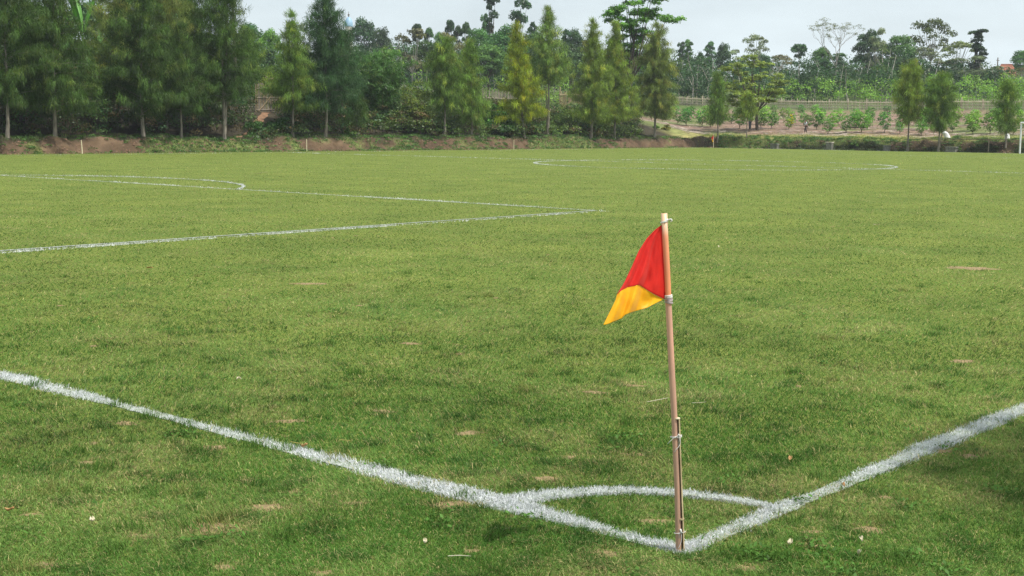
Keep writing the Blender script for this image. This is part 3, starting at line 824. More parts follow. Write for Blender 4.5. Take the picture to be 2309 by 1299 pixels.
for pts_, mt, lb in [([(765, 1004), (778, 1007), (792, 1011)], TWIG, 'thin yellow stem on the turf above the goal line'),
                     ([(1010, 1270), (1035, 1272), (1062, 1277)], PALE_TWIG, 'dry white stem at the bottom edge below the goal line'),
                     ([(1458, 917), (1485, 914), (1509, 911)], PALE_TWIG, 'thin white stem left of the flag pole'),
                     ([(1560, 919), (1575, 921), (1592, 921)], PALE_TWIG, 'thin white stem right of the flag pole'),
                     ([(655, 1008), (668, 1013), (682, 1018)], TWIG, 'tan straw lying along the goal line')]:
    q = [gnd(*a) for a in pts_]; mb = MB(); c0 = q[0].copy()
    mb.tube([a - c0 + np.array([0, 0, .030 + .006 * i]) for i, a in enumerate(q)], [.0014, .0017, .0008], 5)
    o = mb.build('dry_stem', mt, label=lb, cat='stem'); o.location = c0
# ------------------------------------------------------------------ casuarinas
def casuarina(name, xy, top_z, R, cb, tint, label, cat='casuarina', seed=0, lean=(0, 0), dens=1.0, droop=.5, trunks=1, prof='cone', group=None, spire=.0, bark=None, base_dz=0.0, tr=None):
    rg = np.random.default_rng(seed + 100)
    z0 = zat(xy) + base_dz
    Ht = top_z - z0
    cbz = (cb - z0) / Ht
    root = empty(name, (xy[0], xy[1], z0 - .05), 0, label, cat, group)
    mb = MB()
    n_ = 9
    wob = np.cumsum(rg.normal(0, .045, (n_, 2)), 0) * Ht / 10; wob -= wob[0]
    def axis(t):
        i = t * (n_ - 1); a = int(min(i, n_ - 2)); f = i - a
        o = wob[a] * (1 - f) + wob[a + 1] * f
        return np.array([o[0] + lean[0] * t * Ht, o[1] + lean[1] * t * Ht, t * Ht])
    r0 = (tr or .0105 * Ht + .012)
    ts = np.linspace(0, 1, 14)
    mb.tube([axis(t) for t in ts], [r0 * (1 - .93 * t ** .8) * (1.25 if t == 0 else 1) for t in ts], 7)
    for k in range(trunks - 1):
        a = rg.random() * 6.28; off = np.array([math.cos(a), math.sin(a), 0]) * .12 * R
        mb.tube([axis(t) * [1, 1, .9] + off * (t * 2.2 + .5 * (t > 0)) for t in ts], [r0 * .65 * (1 - .93 * t) for t in ts], 6)
    nbr = int(92 * min(1.6, Ht / 8))
    clumps = []
    for k in range(nbr):
        t = cbz + (0.985 - cbz) * ((k + rg.random()) / nbr) ** .95
        f = (t - cbz) / (1 - cbz)
        if prof == 'cone': w_ = min(1, .84 + f * 1.6) * (1 - f) ** .92 * 1.22 + .04
        elif prof == 'column': w_ = min(1, .75 + f * 1.8) * (1 - f ** 2.6) ** .8 + .03
        elif prof == 'spindle': w_ = math.sin(math.pi * min(1, (f * .82 + .16))) ** .85
        else: w_ = min(1, .5 + f * 2.4) * (1 - f ** 1.5) + .05
        if f > 1 - spire: w_ *= .45
        if f > .86 and rg.random() < .5: continue
        Lb = R * w_ * rg.uniform(.55, 1.12)
        a = k * 2.39996 + rg.normal(0, .4)
        up = math.radians(rg.uniform(14, 46) + 22 * f)
        p0 = axis(t)
        dirh = np.array([math.cos(a), math.sin(a), 0])
        pts = [p0]
        for q in (.35, .7, 1.0):
            pts.append(p0 + dirh * Lb * q * math.cos(up * .5) + np.array([0, 0, Lb * (math.tan(up) * q * .62 - droop * q * q * .55)]))
        mb.tube(pts, [max(.006, r0 * .26 * (1 - f)), max(.005, r0 * .16 * (1 - f)), .006, .004], 3, cap=False)
        nc = max(3, int(Lb * 6.0))
        for c in range(nc):
            q = (.06 + .96 * (c + rg.random()) / nc); q = min(q, 1.0); i = min(int(q * 3), 2); fr = q * 3 - i
            i2 = min(i + 1, 3); pc = pts[i] * (1 - fr) + pts[i2] * fr if fr <= 1 else pts[3]
            clumps.append((pc + rg.normal(0, .10, 3) * [1, 1, .8], a, f, q))
    for c in range(int(9 * dens)):
        t_ = rg.uniform(.84, 1.0); clumps.append((axis(t_) + rg.normal(0, .16, 3) * (1.08 - t_) * 8 * [1, 1, 0], rg.random() * 6.28, 1.0, 1))
    per = int(30 * dens)
    nC = len(clumps)
    P0 = np.array([c[0] for c in clumps]); A = np.array([c[1] for c in clumps]); F_ = np.array([c[2] for c in clumps])
    cen = np.repeat(P0, per, 0); Ar = np.repeat(A, per); Fr = np.repeat(F_, per); n = len(cen)
    out_ = np.stack([np.cos(Ar), np.sin(Ar), np.zeros(n)], -1)
    st_ = cen + rg.normal(0, .095, (n, 3)) + out_ * rg.uniform(-.15, .3, (n, 1))
    dz = np.where(Fr > .93, rg.normal(.75, .35, n), np.where(rg.random(n) < np.clip(.85 - .6 * Fr, .2, 1) * min(1, droop * 1.6), rg.normal(-.8, .3, n), rg.normal(.55, .35, n)))
    d = out_ * rg.uniform(.1, .6, (n, 1)) + rg.normal(0, .22, (n, 3)); d[:, 2] = dz
    d /= np.linalg.norm(d, axis=1)[:, None]
    Ls = rg.uniform(.16, .46, n)
    sag = np.zeros((n, 3)); sag[:, 2] = -Ls * .25 * droop
    s_ = rg.normal(0, 1, (n, 3)); s_ -= (s_ * d).sum(1)[:, None] * d; s_ /= np.linalg.norm(s_, axis=1)[:, None]
    Wd_ = rg.uniform(.018, .036, n)[:, None]
    V = np.stack([st_ - s_ * Wd_ * .5, st_ + s_ * Wd_ * .5, st_ + d * Ls[:, None] + sag], 1)
    cl_b = np.repeat(rg.uniform(.30, 1.0, nC) ** .9 * np.where(rg.random(nC) < .3, 2.0, 1.25), per)[:, None]
    col = np.array([.040, .072, .026]) * cl_b * rg.uniform(.75, 1.3, (n, 1))
    hue = np.repeat(rg.random(nC), per)[:, None]
    col = col * (1 + (hue > .86) * np.array([.7, .25, .2]))
    mb.build('trunk', bark or BARK_PALE, root)
    link('crown', soup_mesh('crown', V, col), FOLI[tint], root)
    return root

ROW = 'casuarinas planted in a row on the bank'
def cas_v(px, v, top, hw, cb, tint, label, **k):
    xy = at_v(px, v); dp = depth(xy)
    return casuarina('casuarina_tree', xy, z_of(px, top, xy), hw * (1.26 if px < 900 else 1.24) * dp / CAM_F, z_of(px, cb + (22 if px < 560 else 14), xy), tint, label, seed=int(px), group=ROW, **k)
def cas_u(px, u, top, hw, cb, tint, label, **k):
    xy = at_u(px, u); dp = depth(xy)
    return casuarina('casuarina_tree', xy, z_of(px, top, xy), hw * 1.1 * dp / CAM_F, z_of(px, cb + 14, xy), tint, label, seed=int(px), group=ROW, **k)
FR = VL + 1.75
LEANL = (-.035, .04)
cas_v(16, FR, -95, 96, 214, 'dark', 'tall dark casuarina at the left edge with a curved pale trunk', dens=1.2)
cas_v(124, FR, -110, 92, 232, 'dark', 'tall casuarina with olive foliage and side branches, next to the leftmost stake', dens=1.25)
cas_v(323, FR, -100, 84, 240, 'dark', 'tall casuarina with a pale trunk, right of the banana plant', dens=1.25)
cas_v(409, FR, 55, 66, 228, 'dark', 'dark green casuarina with low drooping branches between two taller ones', dens=1.3)
cas_v(506, FR, -60, 66, 205, 'dark', 'tall slender casuarina left of the bamboo gate', dens=1.1, trunks=2, prof='column')
cas_v(660, FR, 22, 50, 232, 'mid', 'mid green casuarina right of the bamboo gate', dens=1.25, spire=.25)
cas_v(734, FR, -28, 78, 236, 'blue', 'tall dark pyramid casuarina left of the bamboo clump', dens=1.35, spire=.1)
cas_v(805, FR, 215, 22, 262, 'dark', 'small thin casuarina in front of the bamboo clump', dens=1.0, spire=.2)
cas_v(1004, FR, 84, 46, 236, 'mid', 'mid green casuarina right of the yellow green bush', dens=1.25, prof='column')
cas_v(1063, FR, 84, 32, 262, 'mid', 'narrow green casuarina with two stems beside a similar wider one', dens=1.2, trunks=2)
cas_v(1182, FR, 52, 46, 262, 'yellow', 'yellow leaning casuarina in front of the woven fence', dens=1.35, lean=LEANL, spire=.15)
cas_v(1234, FR, 12, 42, 176, 'grey', 'tall wispy grey green casuarina with a long bare dark trunk', dens=1.05, trunks=2, spire=.3)
cas_v(1333, FR, 42, 44, 262, 'olive', 'dense olive casuarina left of the tall leafy tree', dens=1.4, spire=.12)
cas_v(1386, FR, 46, 42, 262, 'olive', 'green casuarina standing in front of the tall leafy tree', dens=1.35, spire=.15)
cas_v(1477, FR, 52, 44, 246, 'brown', 'brownish drooping columnar casuarina in front of the open orchard', dens=1.5, prof='column', droop=1.0)
cas_u(1619, UF + .5, 160, 24, 262, 'mid', 'small feathery casuarina just right of the far corner flag', dens=1.2, spire=.1)
cas_u(1684, UF + 1.2, 210, 21, 250, 'olive', 'bushy yellowish casuarina in front of the dark trunked tree', dens=1.4)
cas_u(2048, UF - .5, 136, 32, 262, 'olive', 'young casuarina with a straight thin trunk right of the orchard workers', dens=1.35, prof='spindle')
cas_u(2118, UF - .4, 166, 38, 278, 'mid', 'young dark green casuarina with a forked trunk beside the rail fence', dens=1.4, trunks=2, prof='spindle')
cas_u(2270, UF + .4, 182, 27, 284, 'mid', 'young yellowish casuarina in front of the right white sack', dens=1.3, prof='spindle')
# second row behind
ROW = 'casuarinas behind the front row'
cas_v(62, VL + 5.5, -60, 80, 200, 'dark', 'casuarina behind the two leftmost ones', dens=1.1)
cas_v(272, VL + 6.0, -70, 62, 190, 'brown', 'brownish green casuarina behind, just right of the banana plant', dens=1.0, prof='column')
cas_v(450, VL + 6.5, -70, 70, 190, 'dark', 'large dark green casuarina behind the row, left of the bare topped stems', dens=1.1)
cas_v(375, VL + 5.0, -80, 62, 170, 'brown', 'brownish casuarina behind, between two tall dark ones', dens=1.0, prof='column')
cas_v(560, VL + 11.0, 60, 44, 180, 'mid', 'green casuarina crown just left of and above the bamboo gate', dens=1.1)
cas_v(772, VL + 4.0, 70, 40, 190, 'blue', 'bluish casuarina half hidden between the dark pyramid one and the bamboo', dens=1.1)
cas_v(1040, VL + 3.6, 120, 34, 225, 'mid', 'green casuarina half hidden between the two narrow ones', dens=1.0)

# ------------------------------------------------------------------ broadleaf kit
def leaf_cloud(centres, radii, n_per, size, rg, base, var=.35, up=.4, aspect=.5, inner=.55, droop=0):
    """leaf sized diamonds spread through the shells of several ellipsoids"""
    k = len(centres); cen = np.repeat(np.asarray(centres, float), n_per, 0); rad = np.repeat(np.asarray(radii, float), n_per, 0)
    n = len(cen)
    d = rg.normal(0, 1, (n, 3)); d /= np.linalg.norm(d, axis=1)[:, None]
    d[:, 2] = np.where(d[:, 2] < -.35, -d[:, 2] * .6, d[:, 2])
    rr_ = (inner + (1 - inner) * rg.random(n) ** .6)[:, None] * (1 + rg.normal(0, .09, (n, 1)))
    p_ = cen + d * rad * rr_
    nrm = d * .8 + rg.normal(0, .55, (n, 3)); nrm[:, 2] += up; nrm /= np.linalg.norm(nrm, axis=1)[:, None]
    t1 = rg.normal(0, 1, (n, 3)); t1[:, 2] -= droop; t1 -= (t1 * nrm).sum(1)[:, None] * nrm; t1 /= np.linalg.norm(t1, axis=1)[:, None]
    t2 = np.cross(nrm, t1)
    s_ = size * rg.uniform(.6, 1.3, (n, 1))
    V = np.stack([p_ - t1 * s_ * .5, p_ + t2 * s_ * aspect * .5, p_ + t1 * s_ * .5, p_ - t2 * s_ * aspect * .5], 1)
    cb_ = np.repeat(rg.uniform(1 - var, 1 + var, (k, 1)), n_per, 0)
    C = np.asarray(base) * cb_ * rg.uniform(.7, 1.35, (n, 1))
    C = C * np.where(rg.random((n, 1)) < .12, np.array([1.5, 1.25, .9]), 1)
    return V, C

def limbs(mb, base, targets, r0, rg, fork=.45, n=6):
    base = np.array(base, float); tg = np.array(targets, float)
    top = tg.mean(0)
    f = base * (1 - fork) + np.array([top[0] * .5, top[1] * .5, top[2]]) * fork
    mid = (base + f) / 2 + rg.normal(0, .02, 3) * np.linalg.norm(f - base)
    mb.tube([base, mid, f], [r0 * 1.15, r0 * .9, r0 * .75], n)
    for t in tg:
        c1 = f * .55 + t * .45 + np.array([0, 0, -.06 * np.linalg.norm(t - f)]) + rg.normal(0, .03, 3) * np.linalg.norm(t - f)
        mb.tube([f, c1, t], [r0 * .5, r0 * .32, r0 * .1], 5, cap=False)

def broad_proto(kind, seed, base, leaf=.34):
    """a tree 10 m tall and about 2*R wide, returned as (trunk mesh, crown mesh, R)"""
    rg = np.random.default_rng(seed); mb = MB(); cen = []; rad = []; per = 300; R = 3.2; tr = .16
    if kind == 'round':
        for i in range(15):
            a = i * 2.4; q = math.sqrt((i + .5) / 15); z = 5.2 + 3.4 * (1 - q * q * .8) * rg.uniform(.75, 1.05)
            cen.append((R * .68 * q * math.cos(a), R * .68 * q * math.sin(a), z)); s_ = rg.uniform(.9, 1.35); rad.append((s_, s_, s_ * .85))
        for i in range(7):
            a = i * .9 + .3; cen.append((R * .5 * math.cos(a), R * .5 * math.sin(a), 4.3 + rg.random())); rad.append((1.15, 1.15, .9))
    elif kind == 'umbrella':
        R = 2.2; per = 260
        for i in range(11):
            a = i * 2.4; q = math.sqrt((i + .3) / 11)
            cen.append((R * .68 * q * math.cos(a), R * .68 * q * math.sin(a), 8.9 - 1.1 * q * q + rg.uniform(-.2, .2))); s_ = rg.uniform(.6, .95); rad.append((s_, s_, s_ * .7))
        cen += [(R * .45, .2, 7.2), (-R * .4, -.3, 7.0)]; rad += [(.8, .8, .5), (.7, .7, .45)]
    elif kind == 'tall':
        R = 1.7; per = 250
        for i in range(15):
            a = i * 2.4; t = i / 14; w_ = .25 + .75 * math.sin(math.pi * (.2 + .7 * t))
            cen.append((R * .5 * w_ * math.cos(a) * rg.uniform(.5, 1.3), R * .5 * w_ * math.sin(a) * rg.uniform(.5, 1.3), 4.0 + 5.2 * t)); s_ = rg.uniform(.55, .95) * (1.1 - .35 * t); rad.append((s_, s_, s_ * .9))
    elif kind == 'open':
        R = 3.4; per = 120; tr = .14
        for i in range(19):
            a = i * 2.4; q = math.sqrt((i + .5) / 19)
            cen.append((R * .85 * q * math.cos(a), R * .85 * q * math.sin(a), 9.1 - 3.4 * q * q * rg.uniform(.3, 1.7))); s_ = rg.uniform(.55, 1.0); rad.append((s_ * 1.1, s_ * 1.1, s_ * .85))
    elif kind == 'vine':
        R = 1.2; per = 220
        z = 1.5
        while z < 9.6:
            a = rg.random() * 6.28; o = rg.uniform(.1, .55); s_ = rg.uniform(.35, .75)
            cen.append((o * math.cos(a), o * math.sin(a), z)); rad.append((s_, s_, s_ * .85)); z += rg.uniform(.35, .75)
        cen += [(.5, .2, 9.1), (-.55, .1, 9.3)]; rad += [(.7, .7, .45), (.6, .6, .4)]
    elif kind == 'clumpy':
        R = 2.6; per = 240
        for i in range(13):
            a = rg.random() * 6.28; q = rg.random() ** .5
            cen.append((R * .8 * q * math.cos(a), R * .8 * q * math.sin(a), rg.uniform(3.6, 9.3))); s_ = rg.uniform(.65, 1.1); rad.append((s_, s_, s_ * .75))
    V, C = leaf_cloud(cen, rad, per, leaf, rg, base)
    big = sorted(range(len(cen)), key=lambda i: -cen[i][2])[:15]
    limbs(mb, (0, 0, -.1), [cen[i] for i in big], tr, rg, .5 if kind != 'umbrella' else .8)
    return mb.mesh('trunk'), soup_mesh('crown', V, C), R

GREEN1 = (.048, .085, .028); GREEN2 = (.036, .066, .030); OLV = (.085, .092, .040); BRN = (.115, .095, .062); LIT = (.075, .130, .030); GREY = (.105, .112, .075)
PROTO = {}
def proto(kind, shade, seed=0):
    k = (kind, shade, seed)
    if k not in PROTO:
        PROTO[k] = broad_proto(kind, hash_(kind + shade) + seed * 7, dict(g=GREEN1, d=GREEN2, o=OLV, b=BRN, l=LIT, y=GREY)[shade])
    return PROTO[k]
def hash_(s_): return sum(ord(c) * (i + 3) for i, c in enumerate(s_))

def tree(kind, shade, px, top, hw, dep, label, group='trees of the wood beyond the field', cat='tree', seed=0, bark=None, sink=0):
    xy = at_depth(px, dep); z0 = zat(xy) - sink
    tm, cm, R = proto(kind, shade, seed)
    zt = z_of(px, top, xy); hz = max((zt - z0) / 10.0, .2); sx = hw * 1.14 * dep / CAM_F / R
    root = empty('broadleaf_tree', (xy[0], xy[1], z0), rng.random() * 6.28, label, cat, group)
    root.scale = (sx, sx, hz)
    link('trunk', tm, bark or BARK_GREY, root); link('crown', cm, LEAF, root)
    return root

T = [  # kind, shade, px, top, half width, depth, seed, label
 ('round', 'd', 566, 38, 34, 175, 0, 'dark round crown against the sky right of the bare topped stems'),
 ('round', 'l', 612, 50, 30, 165, 1, 'bright green round crown above the bamboo gate'),
 ('clumpy', 'd', 590, 90, 40, 150, 0, 'dark tree below the bright crown, above the bamboo gate'),
 ('open', 'y', 686, 44, 20, 190, 0, 'airy small tree top between two casuarinas, against the sky'),
 ('round', 'd', 822, 26, 34, 250, 1, 'blue green round tree right of the blue dome'),
 ('round', 'd', 862, 50, 24, 240, 0, 'dark crown just right of the blue green round tree'),
 ('clumpy', 'b', 930, 58, 34, 200, 1, 'brownish bushy tree behind the right edge of the bamboo clump'),
 ('umbrella', 'd', 941, 42, 13, 235, 0, 'small round headed tree on the skyline, leftmost of a loose pair'),
 ('umbrella', 'd', 966, 54, 11, 235, 1, 'small round headed tree on the skyline, right one of a loose pair'),
 ('round', 'g', 990, 60, 15, 225, 0, 'small olive crown on the skyline left of the three thin trunked trees'),
 ('umbrella', 'd', 1014, 32, 11, 230, 0, 'thin trunked tree with a tiny round head, leftmost of three'),
 ('umbrella', 'd', 1031, 49, 10, 230, 1, 'thin trunked tree with a tiny round head, middle of three'),
 ('umbrella', 'd', 1049, 42, 13, 230, 2, 'thin trunked tree with a flat head, rightmost of three'),
 ('round', 'g', 962, 84, 42, 205, 1, 'dark green tree behind the yellow green bush'),
 ('clumpy', 'b', 1020, 72, 28, 200, 0, 'brownish tree behind the two narrow casuarinas'),
 ('vine', 'd', 1106, -18, 17, 235, 0, 'tall vine covered trunk reaching out of the top of the picture'),
 ('tall', 'd', 1092, 24, 12, 240, 0, 'thin pale stemmed tree left of the vine covered trunk'),
 ('clumpy', 'd', 1160, -26, 34, 240, 1, 'tall open tree with separate leaf clumps rising above the wood'),
 ('round', 'g', 1078, 50, 34, 205, 0, 'round green tree below the vine covered trunk'),
 ('round', 'g', 1140, 46, 48, 200, 1, 'broad green tree under the tall open tree'),
 ('round', 'g', 1100, 82, 52, 190, 2, 'wide dark green tree behind the woven fence'),
 ('round', 'd', 1200, 60, 36, 205, 0, 'dark tree behind the yellow casuarina'),
 ('tall', 'd', 1200, 44, 16, 215, 1, 'narrow bluish tree between the yellow and the wispy casuarinas'),
 ('clumpy', 'd', 1262, 54, 22, 215, 0, 'dark tree between the wispy casuarina and the olive one'),
 ('round', 'd', 1293, 50, 28, 220, 1, 'dark layered tree on the skyline left of the olive casuarina'),
 ('round', 'd', 1285, 88, 44, 195, 2, 'deep green tree behind the wispy and olive casuarinas'),
 ('clumpy', 'b', 1325, 84, 26, 200, 1, 'brown tinged tree left of the olive casuarina top'),
 ('round', 'd', 1385, 66, 24, 230, 0, 'bluish dark crown behind the leafy tree'),
 ('round', 'd', 1470, 92, 34, 240, 1, 'dark tree behind the drooping brownish casuarina'),
 ('tall', 'd', 1533, 90, 12, 250, 0, 'narrow skyline tree right of the drooping casuarina, first of two'),
 ('tall', 'g', 1548, 86, 14, 245, 1, 'narrow skyline tree right of the drooping casuarina, second of two'),
 ('round', 'd', 1576, 110, 16, 245, 2, 'low dark tree between narrow skyline trees'),
 ('tall', 'd', 1597, 90, 16, 290, 2, 'pale blue green cone topped tree on the skyline'),
 ('round', 'd', 1627, 88, 20, 245, 0, 'dark egg shaped tree above the small feathery casuarina'),
 ('clumpy', 'y', 1662, 108, 24, 250, 0, 'grey mixed tree left of the tall open skyline tree'),
 ('open', 'y', 1697, 72, 30, 245, 1, 'tall open grey leaved tree on the skyline above the layered tree'),
 ('round', 'd', 1712, 112, 26, 255, 1, 'bluish dark tree under the open grey leaved one'),
 ('open', 'b', 1757, 118, 30, 260, 2, 'thin brownish tree left of the lone round headed tree'),
 ('umbrella', 'd', 1797, 90, 19, 225, 0, 'lone dark round headed tree on a straight bare trunk'),
 ('round', 'g', 1848, 92, 26, 235, 2, 'green tree left of the bare branched tree'),
 ('clumpy', 'd', 1830, 128, 34, 230, 1, 'dark low tree under the lone round headed one'),
 ('clumpy', 'd', 1905, 112, 34, 240, 0, 'dark tree behind the bare branched one'),
 ('round', 'd', 1952, 56, 36, 232, 2, 'tall dark green tree with a grey top right of the bare branched tree'),
 ('clumpy', 'y', 1968, 62, 22, 228, 1, 'greyish leafed top in the tall dark tree group'),
 ('round', 'g', 2022, 68, 42, 228, 0, 'broad green tree between the tall dark tree and the airy one'),
 ('clumpy', 'g', 1984, 130, 26, 222, 0, 'lighter green tree low between the dark trees, above the orchard'),
 ('open', 'o', 2093, 34, 46, 232, 0, 'tall airy olive tree, highest on the right side'),
 ('open', 'y', 2080, 100, 40, 226, 2, 'sparse grey tree below the tall airy one'),
 ('open', 'o', 2155, 86, 42, 236, 1, 'airy olive tree right of the highest one'),
 ('clumpy', 'y', 2140, 130, 44, 225, 2, 'grey leafed bushy tree behind the forked casuarina'),
 ('vine', 'd', 2198, 62, 22, 225, 1, 'dark slender tree with bunched leaves and a thin tall trunk'),
 ('clumpy', 'y', 2222, 122, 36, 222, 0, 'pale grey leaved bushy tree left of the red roof'),
 ('round', 'y', 2190, 150, 34, 215, 1, 'grey green tree at the foot of the slender dark tree'),
 ('round', 'g', 2296, 106, 26, 250, 0, 'round green tree at the right edge beside the red roof'),
 ('open', 'b', 2300, 150, 40, 215, 0, 'brownish twiggy tree at the right edge in front of the roof'),
 ('round', 'g', 2262, 178, 34, 205, 2, 'low green tree in front of the red roofed house'),
 ('round', 'd', 205, -20, 70, 112, 1, 'large leaved dark tree behind the banana plant'),
 ('clumpy', 'd', 268, -40, 60, 105, 0, 'dark tree with sky gaps right of the banana plant'),
 ('clumpy', 'd', 20, -60, 70, 108, 1, 'dark tree behind the leftmost casuarina'),
 ('clumpy', 'g', 110, 0, 60, 110, 0, 'green tree behind the second casuarina from the left'),
 ('round', 'd', 400, -60, 70, 115, 2, 'dark tree top above the dark casuarina'),
 ('clumpy', 'd', 480, 60, 50, 120, 2, 'dark tree behind the slender casuarina'),
 ('round', 'd', 340, 60, 60, 108, 1, 'dark mass of a tree behind the pale trunked casuarina'),
]
for kind, shade, px, top, hw, dep, sd, lb in T:
    tree(kind, shade, px, top, hw, dep, lb, seed=sd, bark=BARK_GREY if shade in 'yob' or kind in ('umbrella', 'tall') else BARK_DARK)

# lower storey of the wood, one mass with pale stems
rg = np.random.default_rng(5)
cen, rad, stems = [], [], MB()
def wood_top(px):
    return np.interp(px, [-300, 500, 700, 900, 1000, 1250, 1400, 1550, 1700, 1850, 2000, 2200, 2309, 2700], [70, 85, 95, 85, 90, 74, 95, 112, 122, 128, 100, 128, 165, 150])
for i in range(1250):
    px = rg.uniform(-500, 2800); dp = rg.uniform(195, 262)
    if -100 < px < 560: dp = rg.uniform(115, 150)
    xy = at_depth(px, dp); z0 = zat(xy); zt = z_of(px, wood_top(px) + rg.uniform(0, 60), xy)
    h_ = max(zt - z0, 1.5)
    for k in range(3):
        q = rg.uniform(.2, 1) ** .8; s_ = rg.uniform(1.0, 2.4)
        cen.append((xy[0] + rg.normal(0, 1.2), xy[1] + rg.normal(0, 1.2), z0 + h_ * q - s_ * .6)); rad.append((s_, s_, s_ * rg.uniform(.6, 1)))
    if rg.random() < .55:
        stems.tube([(xy[0], xy[1], z0 - .3), (xy[0] + rg.normal(0, .3), xy[1] + rg.normal(0, .3), z0 + h_ * .55), (xy[0] + rg.normal(0, .6), xy[1] + rg.normal(0, .6), z0 + h_ * .95)], [.075, .06, .03], 5)
for i in range(420):
    px = rg.uniform(-300, 2600); xy = at_depth(px, rg.uniform(300, 400)); z0 = zat(xy); zt = z_of(px, np.interp(px, [0, 1000, 1450, 1650, 1900, 2300], [110, 84, 108, 112, 122, 150]) + rg.uniform(-6, 26), xy)
    for k in range(3):
        s_ = rg.uniform(1.8, 3.6); cen.append((xy[0] + rg.normal(0, 2), xy[1] + rg.normal(0, 2), z0 + (zt - z0) * rg.uniform(.45, 1) - s_ * .7)); rad.append((s_, s_, s_ * .85))
V, C = leaf_cloud(cen, rad, 62, .46, rg, (.022, .048, .019), var=.5)
tone = np.repeat(rg.random(len(cen)), 62)[:, None]
C = C * np.where(tone < .06, np.array([2.6, 1.45, 1.6]), np.where(tone < .18, np.array([1.9, 1.4, 1.1]), 1))
link('woodland', soup_mesh('woodland', V, C), LEAF_PLAIN, kind='stuff', label='dark understorey foliage filling the wood beyond the orchard', cat='woodland')
stems.build('woodland_stems', BARK_GREY, kind='stuff', label='thin pale trunks inside the wood beyond the orchard', cat='woodland')

# hedge and scrub beyond the orchard fence
cen, rad = [], []
for i in range(820):
    s_ = rg.uniform(58, 84); v = rg.uniform(-30, 100); u = UF + s_
    if i % 4 == 0:
        u = rg.uniform(30, 150); v = VL + rg.uniform(34, 60)
        if u > UF + 30: continue
    z0 = float(H(u, v)); r_s = rg.uniform(.8, 1.7)
    cen.append((u, v, z0 + rg.uniform(.4, 2.3 + .02 * s_ - .6))); rad.append((r_s, r_s, r_s * .85))
V, C = leaf_cloud(cen, rad, 60, .30, rg, (.115, .185, .036), var=.4)
link('hedge', soup_mesh('hedge', V, C), LEAF_PLAIN, kind='stuff', label='bright green dense hedge of bushes beyond the bamboo fence', cat='shrubbery')

# ------------------------------------------------------------------ undergrowth on the left bank and ground cover
cen, rad, sh = [], [], []
for i in range(5200):
    u = rg.uniform(-5, UF - 2); s_ = abs(rg.normal(4.9, 2.6)) + 1.4
    if s_ > 12: continue
    v = VL + s_; px_t = 1154.5 + CAM_F * np.dot(np.array([u, v, 0]) - CAM, RT) / np.dot(np.array([u, v, 0]) - CAM, FW)
    if abs(px_t - np.interp(s_, [1.3, 3.2, 5, 7.2, 8.6], [525, 553, 573, 590, 603])) < 11 and s_ < 9.3: continue
    if 1080 < px_t < 1125 and s_ < 8: pass
    z0 = float(H(u, v)); q = rg.random()
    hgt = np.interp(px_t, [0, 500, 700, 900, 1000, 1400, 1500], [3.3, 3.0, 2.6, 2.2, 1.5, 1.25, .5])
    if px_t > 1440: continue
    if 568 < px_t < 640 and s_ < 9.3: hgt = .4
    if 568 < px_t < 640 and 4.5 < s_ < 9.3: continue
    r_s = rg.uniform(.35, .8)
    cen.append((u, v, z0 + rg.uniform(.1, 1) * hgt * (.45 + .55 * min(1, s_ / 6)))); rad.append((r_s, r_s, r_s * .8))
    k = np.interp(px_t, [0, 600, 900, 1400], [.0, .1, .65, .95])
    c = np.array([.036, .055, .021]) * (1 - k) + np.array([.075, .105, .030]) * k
    tn = rg.random()
    if tn < .22: c = np.array([.075, .052, .032])
    elif tn < .34: c = np.array([.030, .070, .030])
    sh.append(c * rg.uniform(.6, 1.4))
V, C = leaf_cloud(cen, rad, 48, .17, rg, (1, 1, 1), var=.2)
C = C * np.repeat(np.array(sh), 48, 0)
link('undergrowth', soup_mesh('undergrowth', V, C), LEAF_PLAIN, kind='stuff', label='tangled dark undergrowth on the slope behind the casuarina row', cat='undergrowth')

# weeds and grass on the bank and shelf
def bank_blades(n, which, L0, W0, cols):
    if which == 'left':
        u = rg.uniform(20, UF + 1, n); s_ = rg.uniform(0, 3.4, n); X = u; Y = VL + s_
    else:
        v = rg.uniform(20, VL + 2, n); s_ = np.abs(rg.normal(0, 1, n)) * 3.2 + rg.uniform(0, .4, n); Y = v; X = UF + s_
    g1_ = fbm(X, Y, 5.5, 1); g2_ = fbm(X, Y, 1.3, 2)
    p_ = np.clip((g1_ - .52) * 8 + (g2_ - .5) * 7, 0, 1)
    p_ = np.where(s_ < 1.2, p_ if which == 'left' else p_ * .45 + .05, .6 if which == 'right' else .35)
    p_ = np.where(s_ < .12, .9, p_)
    k = rg.random(n) < p_
    X, Y, s_ = X[k], Y[k], s_[k]; Z = H(X, Y); m_ = len(X)
    a = rg.random(m_) * 6.28; d = np.stack([np.cos(a) * .5, np.sin(a) * .5, rg.uniform(.3, 1.2, m_)], -1); d /= np.linalg.norm(d, axis=1)[:, None]
    L_ = L0 * rg.uniform(.4, 1.4, m_) * (.6 + .9 * vnoise(X, Y, .9, 4)); f_ = rg.random(m_) * 6.28
    sd = np.stack([np.cos(f_), np.sin(f_), np.zeros(m_)], -1) * W0 * .5
    b_ = np.stack([X, Y, Z - .03], -1)
    V = np.stack([b_ - sd, b_ + sd, b_ + d * L_[:, None]], 1)
    w_ = np.clip(vnoise(X, Y, 1.7, 6) * 1.4 - .2 + rg.normal(0, .2, m_), 0, 1)[:, None]
    C = (np.array(cols[0]) * (1 - w_) + np.array(cols[1]) * w_) * rg.uniform(.6, 1.35, (m_, 1))
    return V, C
V1, C1 = bank_blades(120000, 'left', .15, .04, ((.050, .095, .028), (.115, .130, .045)))
V2, C2 = bank_blades(110000, 'right', .17, .045, ((.085, .120, .035), (.30, .26, .12)))
